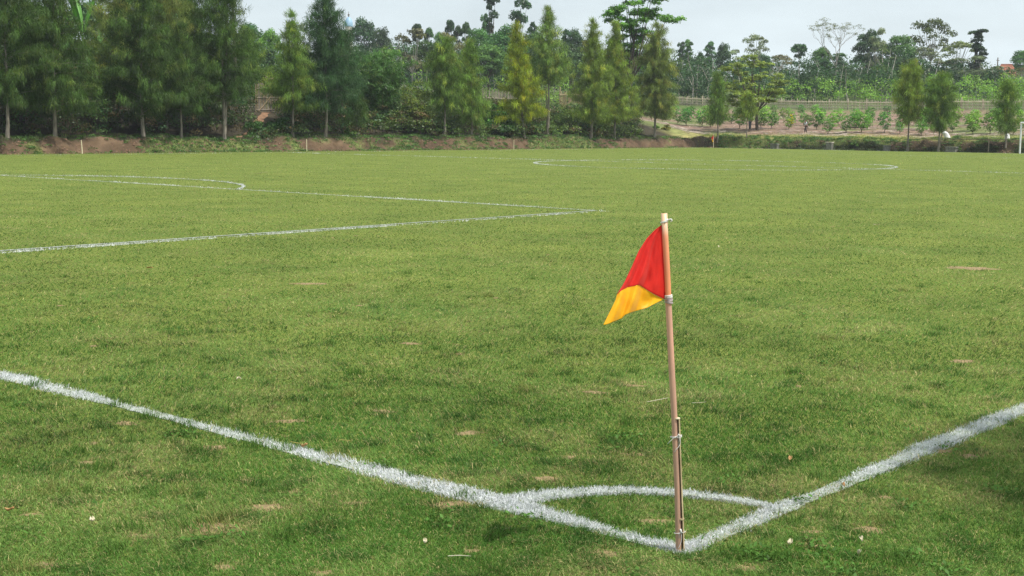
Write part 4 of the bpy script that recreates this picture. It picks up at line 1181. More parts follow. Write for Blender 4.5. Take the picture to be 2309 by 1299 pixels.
link('bank_weeds', soup_mesh('bank_weeds', np.concatenate([V1, V2]), np.concatenate([C1, C2])), LEAF_PLAIN, kind='stuff', label='weeds and dry grass growing on the earth bank round the pitch', cat='weeds')

# broad leaved weeds creeping over the bank, and roots and ferns on the far cut, coloured dark for its overhang shade
cen, rad, sh = [], [], []
for i in range(3000):
    if i % 2: u = rg.uniform(25, UF); v = VL + rg.uniform(0, 2.2)
    else: v = rg.uniform(25, VL); u = UF + rg.uniform(0, 2.2)
    if float(fbm(u, v, 5.5, 1)) + .5 * float(fbm(u, v, 1.3, 2)) < .71 and rg.random() > (.22 if u < 52 else .10): continue
    r_s = rg.uniform(.08, .26); cen.append((u, v, float(H(u, v)) + .02)); rad.append((r_s * 1.3, r_s * 1.3, r_s * .6)); sh.append(np.array([.055, .100, .030]) * rg.uniform(.6, 1.5))
for i in range(1500):
    v = rg.uniform(28, 62); t_ = rg.random(); u = UF + .05 + .6 * t_
    if float(vnoise(u, v, 2.6, 7)) < .26: continue
    r_s = rg.uniform(.12, .26); cen.append((u - .1, v, float(H(u, v)) * rg.uniform(.7, 1.05))); rad.append((r_s, r_s * 1.2, r_s)); sh.append(np.array([.032, .036, .018]) * rg.uniform(.5, 1.7))
V, C = leaf_cloud(cen, rad, 55, .085, rg, (1, 1, 1), var=.25); C = C * np.repeat(np.array(sh), 55, 0)
link('bank_plants', soup_mesh('bank_plants', V, C), LEAF_PLAIN, kind='stuff', label='low leafy weeds, roots and ferns covering parts of the bank', cat='weeds')

# clods and stones on the bank
mbc = MB()
for i in range(3200):
    if i % 3: u = rg.uniform(30, UF); v = VL + rg.uniform(-.05, 1.3)
    else: v = rg.uniform(25, VL); u = UF + rg.uniform(-.1, 1.0)
    z = float(H(u, v)); s_ = rg.uniform(.03, .11) ; vv = []
    for a in range(5): vv.append((u + s_ * math.cos(a * 1.257) * rg.uniform(.6, 1.2), v + s_ * math.sin(a * 1.257) * rg.uniform(.6, 1.2), z - .02))
    vv.append((u, v, z + s_ * .8)); mbc.add(vv, [(a, (a + 1) % 5, 5) for a in range(5)])
mbc.build('earth_clods', basic('clod_earth', (.20, .125, .08), (.12, .075, .05), 3, .95, .4), kind='stuff', label='crumbled brown clods lying on the cut bank', cat='earth clods')

# dirt path up to the gate
PATH_M = basic('path_dirt', (.24, .135, .075), (.17, .10, .06), 5, .95, .4)
pp = [(at_v(525, VL + 1.3)), (at_v(553, VL + 3.2)), (at_v(573, VL + 5.0)), (at_v(590, VL + 7.2)), (at_v(603, VL + 8.6))]
rows = []
for i in range(25):
    t_ = i / 24 * (len(pp) - 1); a = min(int(t_), len(pp) - 2); f = t_ - a; c = pp[a] * (1 - f) + pp[a + 1] * f
    rows.append([(c[0] + w_, c[1], float(H(c[0] + w_, c[1])) + .03) for w_ in np.linspace(-.38, .38, 5) * (1 + .25 * math.sin(i * 1.7))])
link('dirt_path', grid_mesh('dirt_path', np.array(rows)[:, ::-1]), PATH_M, kind='structure')

# individual bushes
def bush(name, xy, h_, w_, base, label, cat='bush', n=16, per=120, leaf=.14, seed=0, group=None, mat=None, stem=BARK_DARK, droop=0):
    rg = np.random.default_rng(seed)
    z0 = zat(xy); root = empty(name, (xy[0], xy[1], z0), 0, label, cat, group)
    cen = []; rad = []
    for i in range(n):
        a = i * 2.4; q = math.sqrt((i + .3) / n); s_ = rg.uniform(.26, .42) * min(w_, h_ * .8)
        cen.append((w_ * .72 * q * math.cos(a), w_ * .72 * q * math.sin(a), h_ * rg.uniform(.3, .95) * (1 - .35 * q * q) - s_ * .3)); rad.append((s_, s_, s_ * .8))
    V, C = leaf_cloud(cen, rad, per, leaf, rg, base, droop=droop)
    mb = MB(); limbs(mb, (0, 0, -.1), [cen[i] for i in range(0, n, 3)], .03 + .012 * h_, rg, .35, 5)
    mb.build('stem', stem, root); link('foliage', soup_mesh('foliage', V, C), mat or LEAF_PLAIN, root)
    return root
def bush_px(px, v, top, hw, base, label, **k):
    xy = at_v(px, v); dp = depth(xy); return bush('bush', xy, z_of(px, top, xy) - zat(xy), hw * dp / CAM_F, base, label, seed=px, **k)
bush_px(941, VL + 3.2, 175, 44, (.105, .125, .030), 'yellow green bush right of the bamboo clump', n=22, per=170)
bush_px(948, VL + 2.6, 232, 30, (.115, .075, .045), 'brown dry bush at the foot of the yellow green one', n=14)
bush_px(1113, VL + 3.6, 212, 38, (.055, .120, .026), 'bright green large leaved bush in front of the woven fence', n=20, per=140, leaf=.24)
bush_px(1140, VL + 2.4, 262, 30, (.045, .085, .028), 'dark bush with pale leaf tips left of the yellow casuarina', n=14, leaf=.2)
bush_px(1205, VL + 2.6, 268, 24, (.085, .115, .040), 'low light green bush between the yellow and the wispy casuarinas', n=14)
bush_px(1280, VL + 3.0, 236, 34, (.070, .100, .030), 'olive bush right of the bare dark trunk', n=16)
bush_px(1408, VL + 2.4, 270, 26, (.045, .060, .026), 'dark bush at the foot of the casuarina by the leafy tree', n=14)
bush_px(575, VL + 2.6, 268, 34, (.040, .085, .026), 'green weedy bush left of the path to the gate', n=14)
bush_px(628, VL + 3.0, 262, 40, (.040, .085, .028), 'green bush below the bamboo gate, right of the path', n=18)
bush_px(790, VL + 2.2, 286, 20, (.060, .120, .030), 'small fresh green bush at the foot of the bamboo clump', n=10)
bush_px(610, VL + 12.0, 150, 48, (.110, .150, .028), 'yellow green bush above the bamboo gate', n=20, per=150, leaf=.2)
bush_px(700, VL + 9.0, 185, 40, (.085, .130, .028), 'sunlit green bush between two casuarinas right of the gate', n=18, leaf=.2)
bush_px(222, VL + 7.0, 110, 34, (.105, .160, .028), 'bright green shrub below the banana leaves', n=16, leaf=.25)
bush_px(60, VL + 8.0, 150, 60, (.070, .100, .028), 'olive shrub between the two leftmost casuarinas', n=18, leaf=.22)
for px, u_, top, hw, base, lb in [(1432, UF + 3, 288, 26, (.050, .035, .035), 'dark purple leaved low shrub on the corner of the bank'),
                                 (1502, UF + 2.5, 280, 14, (.14, .12, .03), 'small yellow flowering shrub right of the drooping casuarina'),
                                 (1480, UF - .0 + 1, 300, 10, (.07, .13, .03), 'small bright green shrub at the foot of the drooping casuarina'),
                                 (1930, UF + .4, 318, 13, (.075, .12, .035), 'low green weed bush against the dark cut between two concrete posts'),
                                 (1783, UF + 18, 258, 8, (.45, .34, .03), 'yellow leaved orchard bush left of the child')]:
    xy = at_u(px, u_); dp = depth(xy)
    bush('bush', xy, max(z_of(px, top, xy) - zat(xy), .4), hw * dp / CAM_F, base, lb, n=10, per=90, seed=px)

# ------------------------------------------------------------------ bamboo clump
rg = np.random.default_rng(11)
xyb = at_v(858, VL + 5.0); z0 = zat(xyb)
bam = empty('bamboo_clump', (xyb[0], xyb[1], z0), 0, 'big arching bamboo clump with drooping leaf sprays left of the yellow green bush', 'bamboo')
mb = MB(); LV, LC = [], []
Rw = 66 * depth(xyb) / CAM_F; Hb = z_of(850, 66, xyb) - z0
for c in range(46):
    a = rg.random() * 6.28; lean_ = rg.uniform(.15, 1) * Rw * 1.0; hh = Hb * rg.uniform(.62, 1.05) * (1.06 - .25 * lean_ / Rw)
    b0 = np.array([math.cos(a), math.sin(a), 0]) * rg.uniform(0, .7)
    pts = []
    for i in range(9):
        t_ = i / 8; pts.append(b0 + np.array([math.cos(a), math.sin(a), 0]) * lean_ * t_ ** 2.1 + np.array([0, 0, hh * (t_ - .22 * t_ ** 4) / .80 * .82]))
    mb.tube(pts, [.035 * (1 - .85 * i / 8) for i in range(9)], 5, cap=False)
    for k in range(30):
        q = rg.uniform(.12, 1) ** .8 * 7.99; i = int(q); p_ = pts[i] * (1 - (q - i)) + pts[i + 1] * (q - i)
        az = rg.random() * 6.28; pc = p_ + np.array([math.cos(az), math.sin(az), rg.uniform(-.3, .2)]) * rg.uniform(.15, .75)
        nl = 15
        aa = az + rg.normal(0, .9, nl); dn = rg.uniform(-1.5, -.1, nl)
        d = np.stack([np.cos(aa), np.sin(aa), dn], -1); d /= np.linalg.norm(d, axis=1)[:, None]
        s0 = pc + rg.normal(0, .09, (nl, 3)); L_ = rg.uniform(.20, .42, nl)[:, None]
        sd = np.cross(d, rg.normal(0, 1, (nl, 3))); sd /= np.linalg.norm(sd, axis=1)[:, None]; W_ = .05
        LV.append(np.stack([s0, s0 + d * L_ * .4 + sd * W_ * .5, s0 + d * L_, s0 + d * L_ * .4 - sd * W_ * .5], 1))
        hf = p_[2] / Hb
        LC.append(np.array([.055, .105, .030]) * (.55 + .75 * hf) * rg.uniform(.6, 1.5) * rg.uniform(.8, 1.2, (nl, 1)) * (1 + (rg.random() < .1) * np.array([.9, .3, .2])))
mb.build('culms', basic('bamboo_culm', (.17, .19, .07), (.10, .12, .05), 4, .6, .2), bam)
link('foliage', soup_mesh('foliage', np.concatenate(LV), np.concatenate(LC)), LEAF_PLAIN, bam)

# banana plants
def banana(xy, h_, label, seed, tint=(.06, .14, .024)):
    rg = np.random.default_rng(seed); z0 = zat(xy)
    root = empty('banana_plant', (xy[0], xy[1], z0), 0, label, 'banana plant')
    mb = MB(); th = h_ * .55
    mb.tube([(0, 0, -.1), (.05, .02, th * .5), (.03, 0, th)], [.16, .13, .09], 9); mb.build('stem', basic('banana_stem', (.22, .20, .10), (.12, .10, .06), 3, .8, .3), root)
    for k in range(12):
        a = k * 2.4 + rg.random(); L_ = h_ * rg.uniform(.42, .58); el = rg.uniform(.75, 1.45) if k < 7 else rg.uniform(.0, .6)
        rows = []; p_ = np.array([.03, 0, th]); dv = np.array([math.cos(a) * math.cos(el), math.sin(a) * math.cos(el), math.sin(el)])
        sdv = np.array([-math.sin(a), math.cos(a), 0])
        for i in range(13):
            t_ = i / 12; w_ = .24 * max(math.sin(math.pi * min(1, max(0, (t_ - .12) / .88))) ** .6, .04) if t_ > .12 else .03
            nr = np.cross(sdv, dv)
            rows.append([p_ + sdv * w_ * q + nr * abs(q) * w_ * .28 * (-1) for q in (-1, -.5, 0, .5, 1)])
            p_ = p_ + dv * L_ / 12; dv = dv + np.array([0, 0, -.09 * (1.6 - el) - .035]); dv /= np.linalg.norm(dv)
        Pg = np.array(rows); Cc = np.ones(Pg.shape) * np.array(tint) * rg.uniform(.55, 1.5)
        Cc[:, 2] *= 1.6
        o = link('leaf', grid_mesh('leaf', Pg, Cc), LEAF_PLAIN, root)
    return root
banana(at_v(192, VL + 9.0), z_of(192, -30, at_v(192, VL + 9.0)) - zat(at_v(192, VL + 9.0)), 'tall banana plant with upright bright leaves between two casuarinas', 3, (.050, .125, .018))
banana(at_v(236, VL + 11.0), 5.0, 'darker banana plant behind the bright leaved one', 5, (.05, .10, .035))
banana(at_v(150, VL + 12.0), 4.6, 'shaded banana plant left of the bright leaved one', 6, (.05, .10, .030))

# big leafy tree rising behind the casuarinas (feathery layered leaf sprays)
def spray_tree(xy, targets, label, base, leaf, per, tr, name='broadleaf_tree', bark=BARK_DARK, flat=.35, seed=0, blobs=5, sp=.9, cat='tree'):
    rg = np.random.default_rng(seed); z0 = zat(xy); root = empty(name, (xy[0], xy[1], z0), 0, label, cat)
    tg = np.array(targets, float); mb = MB(); limbs(mb, (0, 0, -.1), tg, tr, rg, .42, 8)
    cen, rad = [], []
    for t in tg:
        for k in range(blobs):
            s_ = rg.uniform(.55, 1.0) * sp; o = rg.normal(0, .75, 3) * sp * [1, 1, .35]
            cen.append(t + o); rad.append((s_, s_, s_ * flat))
    V, C = leaf_cloud(cen, rad, per, leaf, rg, base, up=1.0, droop=.6, inner=.25)
    mb.build('trunk', bark, root); link('crown', soup_mesh('crown', V, C), LEAF_PLAIN, root); return root
def tgts(xy, pts_):
    """crown sprays seen at the given picture points, spread in depth round the trunk"""
    rg = np.random.default_rng(len(pts_)); z0 = zat(xy); out_ = []
    dcam = np.array([xy[0] - CAM[0], xy[1] - CAM[1]]); dc = dcam / np.linalg.norm(dcam)
    for px, py in pts_:
        dd = depth(xy) + rg.uniform(-2.0, 2.0) * (depth(xy) / 130)
        P_ = CAM + ray(px, py) * dd; out_.append((P_[0] - xy[0], P_[1] - xy[1], P_[2] - z0))
    return out_
xyt = at_depth(1418, 132)
spray_tree(xyt, tgts(xyt, [(1375, 36), (1392, 20), (1410, 5), (1432, -12), (1462, 4), (1430, 28), (1458, 34), (1485, 36), (1502, 46), (1400, 48), (1412, 66), (1440, 55), (1425, 84), (1400, 100), (1432, 104), (1415, 122), (1447, 78), (1470, -10), (1395, 140), (1420, 150), (1410, -25), (1445, -35)]),
           'tall bright leafy tree spreading over the casuarinas in the middle of the skyline', (.080, .165, .028), .26, 150, .22, seed=3, blobs=6, sp=.85, flat=.6)
xyf = at_u(1708, UF + 11)
spray_tree(xyf, tgts(xyf, [(1640, 158), (1660, 150), (1690, 142), (1700, 130), (1715, 148), (1668, 165), (1650, 200), (1672, 190), (1690, 178), (1710, 176), (1632, 190), (1655, 222), (1672, 212), (1750, 172), (1758, 186), (1740, 200), (1725, 212), (1695, 205), (1750, 208), (1680, 232), (1712, 226), (1735, 225), (1652, 238)]),
           'layered flat branched tree with a dark leaning trunk at the orchard edge', (.150, .175, .045), .20, 110, .17, seed=9, blobs=7, sp=.66, flat=.5)

# bare branched tree on the right skyline and bare topped stems on the left
def bare_tree(xy, h_, spread, label, seed, bark, levels=6, start=.42, leaves=0, r0=.17, name='bare_tree'):
    rg = np.random.default_rng(seed); z0 = zat(xy); root = empty(name, (xy[0], xy[1], z0), 0, label, 'tree'); mb = MB(); tips = []
    def grow(p_, d, L_, r_, lv):
        q = p_ + d * L_ * .5 + rg.normal(0, .03, 3) * L_; e = p_ + d * L_
        mb.tube([p_, q, e], [r_, r_ * .85, r_ * .68], 5 if lv < 3 else 3, cap=False)
        if lv >= levels: tips.append(e); return
        for k in range(3 if lv in (0, 2) else 2):
            a = rg.random() * 6.28; nd = d + np.array([math.cos(a), math.sin(a), 0]) * spread * rg.uniform(.5, 1.1) + np.array([0, 0, .10])
            nd /= np.linalg.norm(nd); grow(e, nd, L_ * rg.uniform(.6, .85) if lv else L_ * .5, r_ * .62, lv + 1)
    grow(np.array([0, 0, -.1]), np.array([.03, .02, 1.0]), h_ * start, r0, 0)
    mb.build('trunk', bark, root)
    if leaves:
        V, C = leaf_cloud(tips, [(.35, .35, .2)] * len(tips), leaves, .16, rg, (.10, .10, .05)); link('crown', soup_mesh('crown', V, C), LEAF_PLAIN, root)
    return root
BARK_MID = basic('bark_mid_grey', (.24, .22, .19), (.13, .12, .10), 7, .9, .5)
xyq = at_depth(1880, 222)
bare_tree(xyq, z_of(1880, 50, xyq) - zat(xyq), .66, 'pale nearly leafless tree with a fan of fine branches on the right skyline', 4, BARK_MID, levels=7, start=.40, leaves=9, r0=.15)
xyq = at_depth(2290, 208)
bare_tree(xyq, z_of(2290, 140, xyq) - zat(xyq), .6, 'pale leafless small tree at the right edge in front of the roof', 8, BARK_GREY, levels=5, start=.3, leaves=2, r0=.12)
for px, dp, tp, w_, lb in [(517, 86, -60, .13, 'bare straight pale trunk rising out of the picture, left one of a pair'), (531, 87, -60, .11, 'bare straight pale trunk rising out of the picture, right one of a pair')]:
    xy = at_v(px, VL + 8.2); z0 = zat(xy); root = empty('bare_tree', (xy[0], xy[1], z0), 0, lb, 'tree'); h_ = z_of(px, tp, xy) - z0; mb = MB()
    mb.tube([(0, 0, -.1), (.05, 0, h_ * .4), (-.04, .05, h_ * .7), (.03, 0, h_)], [w_ * 1.3, w_, w_ * .85, w_ * .6], 8)
    for k in range(7):
        a = k * 2.1; z = h_ * (.45 + .08 * k); mb.tube([(0, 0, z), (math.cos(a) * .5, math.sin(a) * .5, z + .5), (math.cos(a) * .8, math.sin(a) * .8, z + 1.2)], [.03, .02, .008], 4, cap=False)
    mb.build('trunk', BARK_PALE, root)
    V, C = leaf_cloud([(math.cos(k * 2.1) * .6, math.sin(k * 2.1) * .6, h_ * (.5 + .075 * k)) for k in range(7)], [(.5, .5, .4)] * 7, 40, .16, np.random.default_rng(px), OLV)
    link('crown', soup_mesh('crown', V, C), LEAF_PLAIN, root)
# ------------------------------------------------------------------ orchard
def orchard_proto(seed, base):
    rg = np.random.default_rng(seed); cen, rad = [], []
    for i in range(13):
        a = i * 2.4; t_ = (i + rg.random()) / 13; q = .22 + .78 * math.sin(math.pi * (.12 + .76 * t_)); s_ = rg.uniform(.24, .38)
        cen.append((.46 * q * math.cos(a), .46 * q * math.sin(a), .38 + 1.35 * t_)); rad.append((s_, s_, s_))
    V, C = leaf_cloud(cen, rad, 42, .17, rg, base, var=.4)
    mb = MB(); limbs(mb, (0, 0, -.1), [cen[i] for i in range(0, 13, 3)], .035, rg, .3, 5)
    return mb.mesh('stem'), soup_mesh('foliage', V, C)
OP = [orchard_proto(s_, b_) for s_, b_ in [(1, (.085, .155, .028)), (2, (.062, .125, .030)), (3, (.110, .170, .034)), (4, (.075, .140, .040))]]
rg = np.random.default_rng(21)
k_ = 0
where = {0: 'in the front row of the orchard', 1: 'in the second row of the orchard', 2: 'in the middle rows of the orchard', 3: 'in the rows before the bamboo fence'}
for ri, s_ in enumerate([8.5, 13.5, 19.5, 27, 37]):
    v = 18 + rg.random() * 2
    while v < 92:
        v += rg.uniform(1.3, 2.4)
        u = UF + s_ + rg.normal(0, .5)
        pc = np.array([u, v, 1.5]) - CAM; px = 1154.5 + CAM_F * np.dot(pc, R2) / np.dot(pc, FW)
        if px > 2420 or px < 1425: continue
        if ri == 0 and px < 1840: continue
        if rg.random() < (.12 if ri < 3 else .4): continue
        sh_ = int(rg.integers(4)); st_, fo_ = OP[sh_]
        nb_ = 'left of the layered tree' if px < 1620 else 'near the layered tree' if px < 1760 else 'between child and layered tree' if px < 1817 else 'right of the child' if px < 1930 else 'left of the bent person' if px < 2025 else 'behind the young casuarinas' if px < 2130 else 'above the leaning sack' if px < 2200 else 'by the right edge'
        lb_ = ['green', 'dark green', 'yellowish green', 'bluish green'][sh_] + ' orchard bush, ' + ['front', 'second', 'third', 'fourth', 'last'][ri] + ' row, ' + nb_
        root = empty('orchard_bush', (u, v, zat((u, v)) - .05), rg.random() * 6.28, lb_, 'bush', 'bushes planted in rows in the orchard')
        q = rg.uniform(.62, 1.05) * (1 if ri < 3 else .75); root.scale = (q * rg.uniform(1.0, 1.35), q * rg.uniform(1.0, 1.35), q * 1.05)
        link('stem', st_, BARK_DARK, root); link('foliage', fo_, LEAF, root); k_ += 1
byl = {}
for o in list(bpy.data.objects):
    if o.name.startswith('orchard_bush'):
        pc = np.array([o.location.x, o.location.y, 1.5]) - CAM; byl.setdefault(o['label'], []).append((float(np.dot(pc, R2) / np.dot(pc, FW)), o))
WORDS = ['leftmost', 'second from left', 'third from left', 'fourth from left', 'fifth from left', 'sixth from left', 'seventh from left']
for lb_, os_ in byl.items():
    if len(os_) > 1:
        for i, (q, o) in enumerate(sorted(os_, key=lambda e: e[0])): o['label'] = lb_ + ', ' + WORDS[min(i, 6)]
# dry stalks on the orchard soil
mb = MB()
for i in range(520):
    s_ = rg.uniform(5, 34) if i % 3 else rg.uniform(5, 11); v = rg.uniform(15, 84); u = UF + s_; a = rg.normal(math.pi / 2, .5); L_ = rg.uniform(.4, 2.2)
    p_ = [(u + math.cos(a) * L_ * q, v + math.sin(a) * L_ * q + rg.normal(0, .03), float(H(u + math.cos(a) * L_ * q, v + math.sin(a) * L_ * q)) + .04) for q in (0, .5, 1)]
    mb.tube(p_, [.022, .032, .015], 4)
mb.build('dry_stalks', basic('dry_banana_stalk', (.62, .52, .44), (.34, .26, .21), 2, .9, .3), kind='stuff', label='pale dry stalks lying on the orchard soil', cat='plant litter')
V, C = leaf_cloud([(UF + rg.uniform(5, 48), rg.uniform(15, 90), 0) for i in range(900)], [(1.1, 1.1, .05)] * 900, 30, .16, rg, (.26, .19, .13), up=2)
ctr = V.mean(1); hz = H(ctr[:, 0], ctr[:, 1]) + .04 - ctr[:, 2]; V[:, :, 2] = V[:, :, 2] * .3 + (H(ctr[:, 0], ctr[:, 1]) + .05)[:, None]
sel = rng.random(len(V)) < .5; C[sel] = C[sel] * np.array([.35, .62, .28])
link('orchard_litter', soup_mesh('orchard_litter', V, C), LEAF_PLAIN, kind='stuff', label='dead leaves and small weeds strewn over the orchard soil', cat='plant litter')
# dark trench log
mb = MB(); a0 = at_u(1895, UF + 16); a1 = at_u(1955, UF + 15.6)
pts = [(a0[0] + (a1[0] - a0[0]) * t_ , a0[1] + (a1[1] - a0[1]) * t_ + .05 * math.sin(9 * t_), 0) for t_ in np.linspace(0, 1, 8)]
pts = [(p_[0], p_[1], zat(p_[:2]) + .03) for p_ in pts]; c0 = np.array(pts[0])
mb.tube([np.array(p_) - c0 for p_ in pts], [.09, .12, .11, .13, .10, .11, .09, .05], 7)
o = mb.build('fallen_log', BARK_DARK, label='dark log lying on the orchard soil behind the child', cat='log'); o.location = c0

BAMBOO_PALE = basic('sun_bleached_bamboo', (.54, .47, .36), (.34, .28, .21), 4, .85, .2)
# ------------------------------------------------------------------ bamboo fences
def fence(p0, p1, h_, label, gap, rails, seed, w=.035, poststep=2.2, mat=BAMBOO_GREY, cap=300, var=.08, name='bamboo_fence'):
    rg = np.random.default_rng(seed); p0 = np.array(p0); p1 = np.array(p1); L_ = np.linalg.norm(p1 - p0); d = (p1 - p0) / L_
    root = empty(name, (p0[0], p0[1], zat(p0)), 0, label, 'fence'); z00 = zat(p0)
    nrm = np.array([-d[1], d[0]])
    loc = lambda t_, o=0: (d * t_ + nrm * o)
    n = int(L_ / gap); meshes = []
    for k in range(6):
        mb = MB(); hh = h_ * (1 + rg.uniform(-var, var)); b_ = rg.normal(0, .02, 2)
        mb.tube([(0, 0, -.1), (b_[0], b_[1], hh * .5), (b_[0] * 2, 0, hh)], [w / 2, w / 2, w * .42], 4); meshes.append(mb.mesh('stake'))
    ts = np.arange(n) * gap + rg.normal(0, gap * .15, n)
    extra = MB()
    for i, t_ in enumerate(ts):
        q = loc(t_); z = zat(p0 + q) - z00
        if i < cap:
            o = link('stake', meshes[int(rg.integers(6))], mat, root); o.location = (q[0], q[1], z); o.rotation_euler = (rg.normal(0, .03), rg.normal(0, .03), rg.random() * 6)
        else:
            hh = h_ * (1 + rg.uniform(-var, var)); extra.tube([(q[0], q[1], z - .1), (q[0] + rg.normal(0, .02), q[1], z + hh)], [w / 2, w * .42], 4)
    if extra.v: extra.build('stakes', mat, root, kind='stuff')
    for rh in rails:
        t_ = 0
        while t_ < L_:
            e = min(t_ + rg.uniform(3.5, 5), L_ + .3); mb = MB()
            pts = [(*loc(q, -w * 1.1), zat(p0 + loc(q)) - z00 + h_ * rh + rg.normal(0, .015)) for q in np.linspace(t_ - .15, e, 4)]
            mb.tube(pts, w * .62, 5); mb.build('rail', mat, root); t_ = e
    t_ = .1
    while t_ < L_:
        mb = MB(); q = loc(t_, w * 1.4); z = zat(p0 + q) - z00; mb.tube([(q[0], q[1], z - .2), (q[0], q[1], z + h_ * rg.uniform(1.05, 1.25))], w * .9, 6); mb.build('post', mat, root); t_ += poststep * rg.uniform(.9, 1.1)
    return root
# long open fence at the back of the orchard
sF = 54
A_ = at_u(1452, UF + sF); B_ = at_u(2420, UF + sF)
fence(A_, B_, 1.30, 'long low bamboo picket fence behind the orchard bushes', .19, (.22, .5, .8), 3, w=.085, poststep=2.6, cap=290, var=.10, mat=BAMBOO_PALE)
# woven fence pieces on the left slope
def at_v2(px, v): return at_v(px, v)
vF = VL + 9.6
f1 = fence(at_v(1088, vF), at_v(1172, vF), z_of(1130, 207, at_v(1130, vF)) - zat(at_v(1130, vF)), 'grey upright bamboo stake fence left of the yellow casuarina', .085, (.3, .72), 5, w=.07, poststep=3.0)
f2 = fence(at_v(1262, vF), at_v(1320, vF), z_of(1290, 208, at_v(1290, vF)) - zat(at_v(1290, vF)), 'piece of pale bamboo fence between the wispy and the olive casuarinas', .085, (.3, .9), 6, w=.07, poststep=3.5, mat=BAMBOO)
f3 = fence(at_v(548, vF), at_v(578, vF), 1.1, 'low dark bamboo fence running left from the gate', .13, (.3,), 8, w=.05, poststep=3.0)
f4 = fence(at_v(632, vF), at_v(700, vF), 1.4, 'shaded bamboo fence running right from the gate', .13, (.3, .75), 9, w=.06, poststep=3.0)

# bamboo gate with crossed braces
gv = VL + 8.9
gA, gB = at_v(581, gv), at_v(627, gv)
gl = float(np.linalg.norm(gB - gA)); gd = (gB - gA) / gl; gz = zat((gA + gB) / 2)
gh = z_of(604, 190, (gA + gB) / 2) - gz
gate = empty('bamboo_gate', (gA[0], gA[1], gz), math.atan2(gd[1], gd[0]), 'upright bamboo gate with crossed braces at the top of the dirt path', 'gate')
rg = np.random.default_rng(4)
ns_ = 21
for i in range(ns_):
    mb = MB(); x_ = gl * (i + .5) / ns_; hh = gh * (1 + .035 * math.sin(i * .5) + rg.normal(0, .012)); o = rg.normal(0, .012)
    mb.tube([(x_ + o, 0, .05), (x_ - o, .005, hh * .5), (x_ + rg.normal(0, .01), 0, hh)], [.026, .027, .024], 6)
    mb.build('slat', BAMBOO_GREY if i % 3 else BAMBOO, gate)
for z in (.10, .52, .84):
    mb = MB(); mb.tube([(-.05, -.045, gh * z), (gl * .5, -.05, gh * z + .02), (gl + .05, -.045, gh * (z + .02))], .022, 6); mb.build('rail', BAMBOO_GREY, gate)
for q in (((0.05, -.085, .05 * gh), (gl - .02, -.085, .88 * gh)), ((.18, -.125, .72 * gh), (gl * .93, -.125, .16 * gh))):
    mb = MB(); mb.tube([q[0], ((q[0][0] + q[1][0]) / 2, q[0][1] - .01, (q[0][2] + q[1][2]) / 2), q[1]], .024, 6); mb.build('brace', BAMBOO, gate)
for x_, hh in ((-.09, gh * .98), (gl + .07, gh * 1.32)):
    mb = MB(); mb.tube([(x_, .06, -.2), (x_ + .02, .06, hh)], .036, 7); mb.build('post', BAMBOO, gate)

# ------------------------------------------------------------------ small things round the far edge
WHITEP = basic('white_paint', (.80, .80, .78), (.68, .68, .66), 6, .5, .1)
def stakep(px, py, top, label, mat, r_=.03, lean=0):
    c = gnd(px, py); c = np.array([*at_v(px, VL - .15), 0]); h_ = z_of(px, top, c[:2])
    o = MB(); o.tube([(0, 0, -.1), (lean * .5, 0, h_ * .5), (lean, 0, h_)], [r_, r_ * .95, r_ * .9], 7)
    root = o.build('marker_stake', mat, label=label, cat='stake', group='stakes at the foot of the far bank'); root.location = (c[0], c[1], 0); return root
PALEW = basic('peeled_stick', (.72, .66, .46), (.58, .50, .34), 8, .7, .2)
stakep(184, 347, 316, 'pale yellow stake at the foot of the bank, leftmost of three', PALEW, .032, -.05)
stakep(691, 341, 314, 'pale stake in front of the bare bank, middle of three', PALEW, .028)
stakep(1159, 331, 316, 'short stake in front of the bare bank, rightmost of three', PALEW, .026)

# far corner flag
B1 = np.array([104.05, 66.5, 0.0])
ff = empty('corner_flag', B1, label='tiny far corner flag, orange red over yellow, at the foot of the far bank', cat='corner flag')
mb = MB(); mb.tube([(0, 0, -.05), (.01, 0, .7), (.0, 0, 1.35)], .022, 8); mb.build('pole', basic('pale_pole', (.68, .58, .44), (.6, .5, .36), 5, .6, .1), ff)
def flagpart(name, pts2, mat):
    rows = []
    for i in range(7):
        t_ = i / 6; l = np.array(pts2[0]) * (1 - t_) + np.array(pts2[1]) * t_; r_ = np.array(pts2[2]) * (1 - t_) + np.array(pts2[3]) * t_
        rows.append([RT * (l[0] * (1 - q) + r_[0] * q) + PL_N * (.03 * math.sin(q * 5 + t_ * 2)) + np.array([0, 0, l[1] * (1 - q) + r_[1] * q]) for q in np.linspace(0, 1, 6)])
    return link(name, grid_mesh(name, np.array(rows)), mat, ff)
flagpart('red_cloth', [(-.02, 1.26), (-.20, .92), (-.01, 1.27), (-.01, .72)], RED)
flagpart('yellow_cloth', [(-.20, .92), (-.10, .55), (-.01, .72), (-.03, .56)], YEL)

# goal at the far right
goal = empty('football_goal', (104.05, 33.25 + 3.86, 0), 0, 'white goal frame at the right edge of the picture', 'goal')
mb = MB(); mb.tube([(0, 0, -.1), (0, 0, 2.44)], .068, 14); mb.build('post', WHITEP, goal)
mb = MB(); mb.tube([(0, -7.32, -.1), (0, -7.32, 2.44)], .06, 14); mb.build('post', WHITEP, goal)
mb = MB(); mb.tube([(0, .055, 2.50), (0, -7.375, 2.50)], .06, 14); mb.build('crossbar', WHITEP, goal)
for y_ in (0, -7.32):
    mb = MB(); mb.tube([(.05, y_, 2.46), (.75, y_, 2.42), (1.9, y_, 0)], .025, 8); mb.build('back_stay', WHITEP, goal)
mb = MB()
NET = basic('dark_net_cord', (.10, .14, .15), (.07, .10, .11), 5, .9, 0)
for k in range(25):
    y_ = -7.32 * k / 24; mb.tube([(.06, y_, 2.42), (.78, y_, 2.36), (1.88, y_, .02)], .006, 3, cap=False)
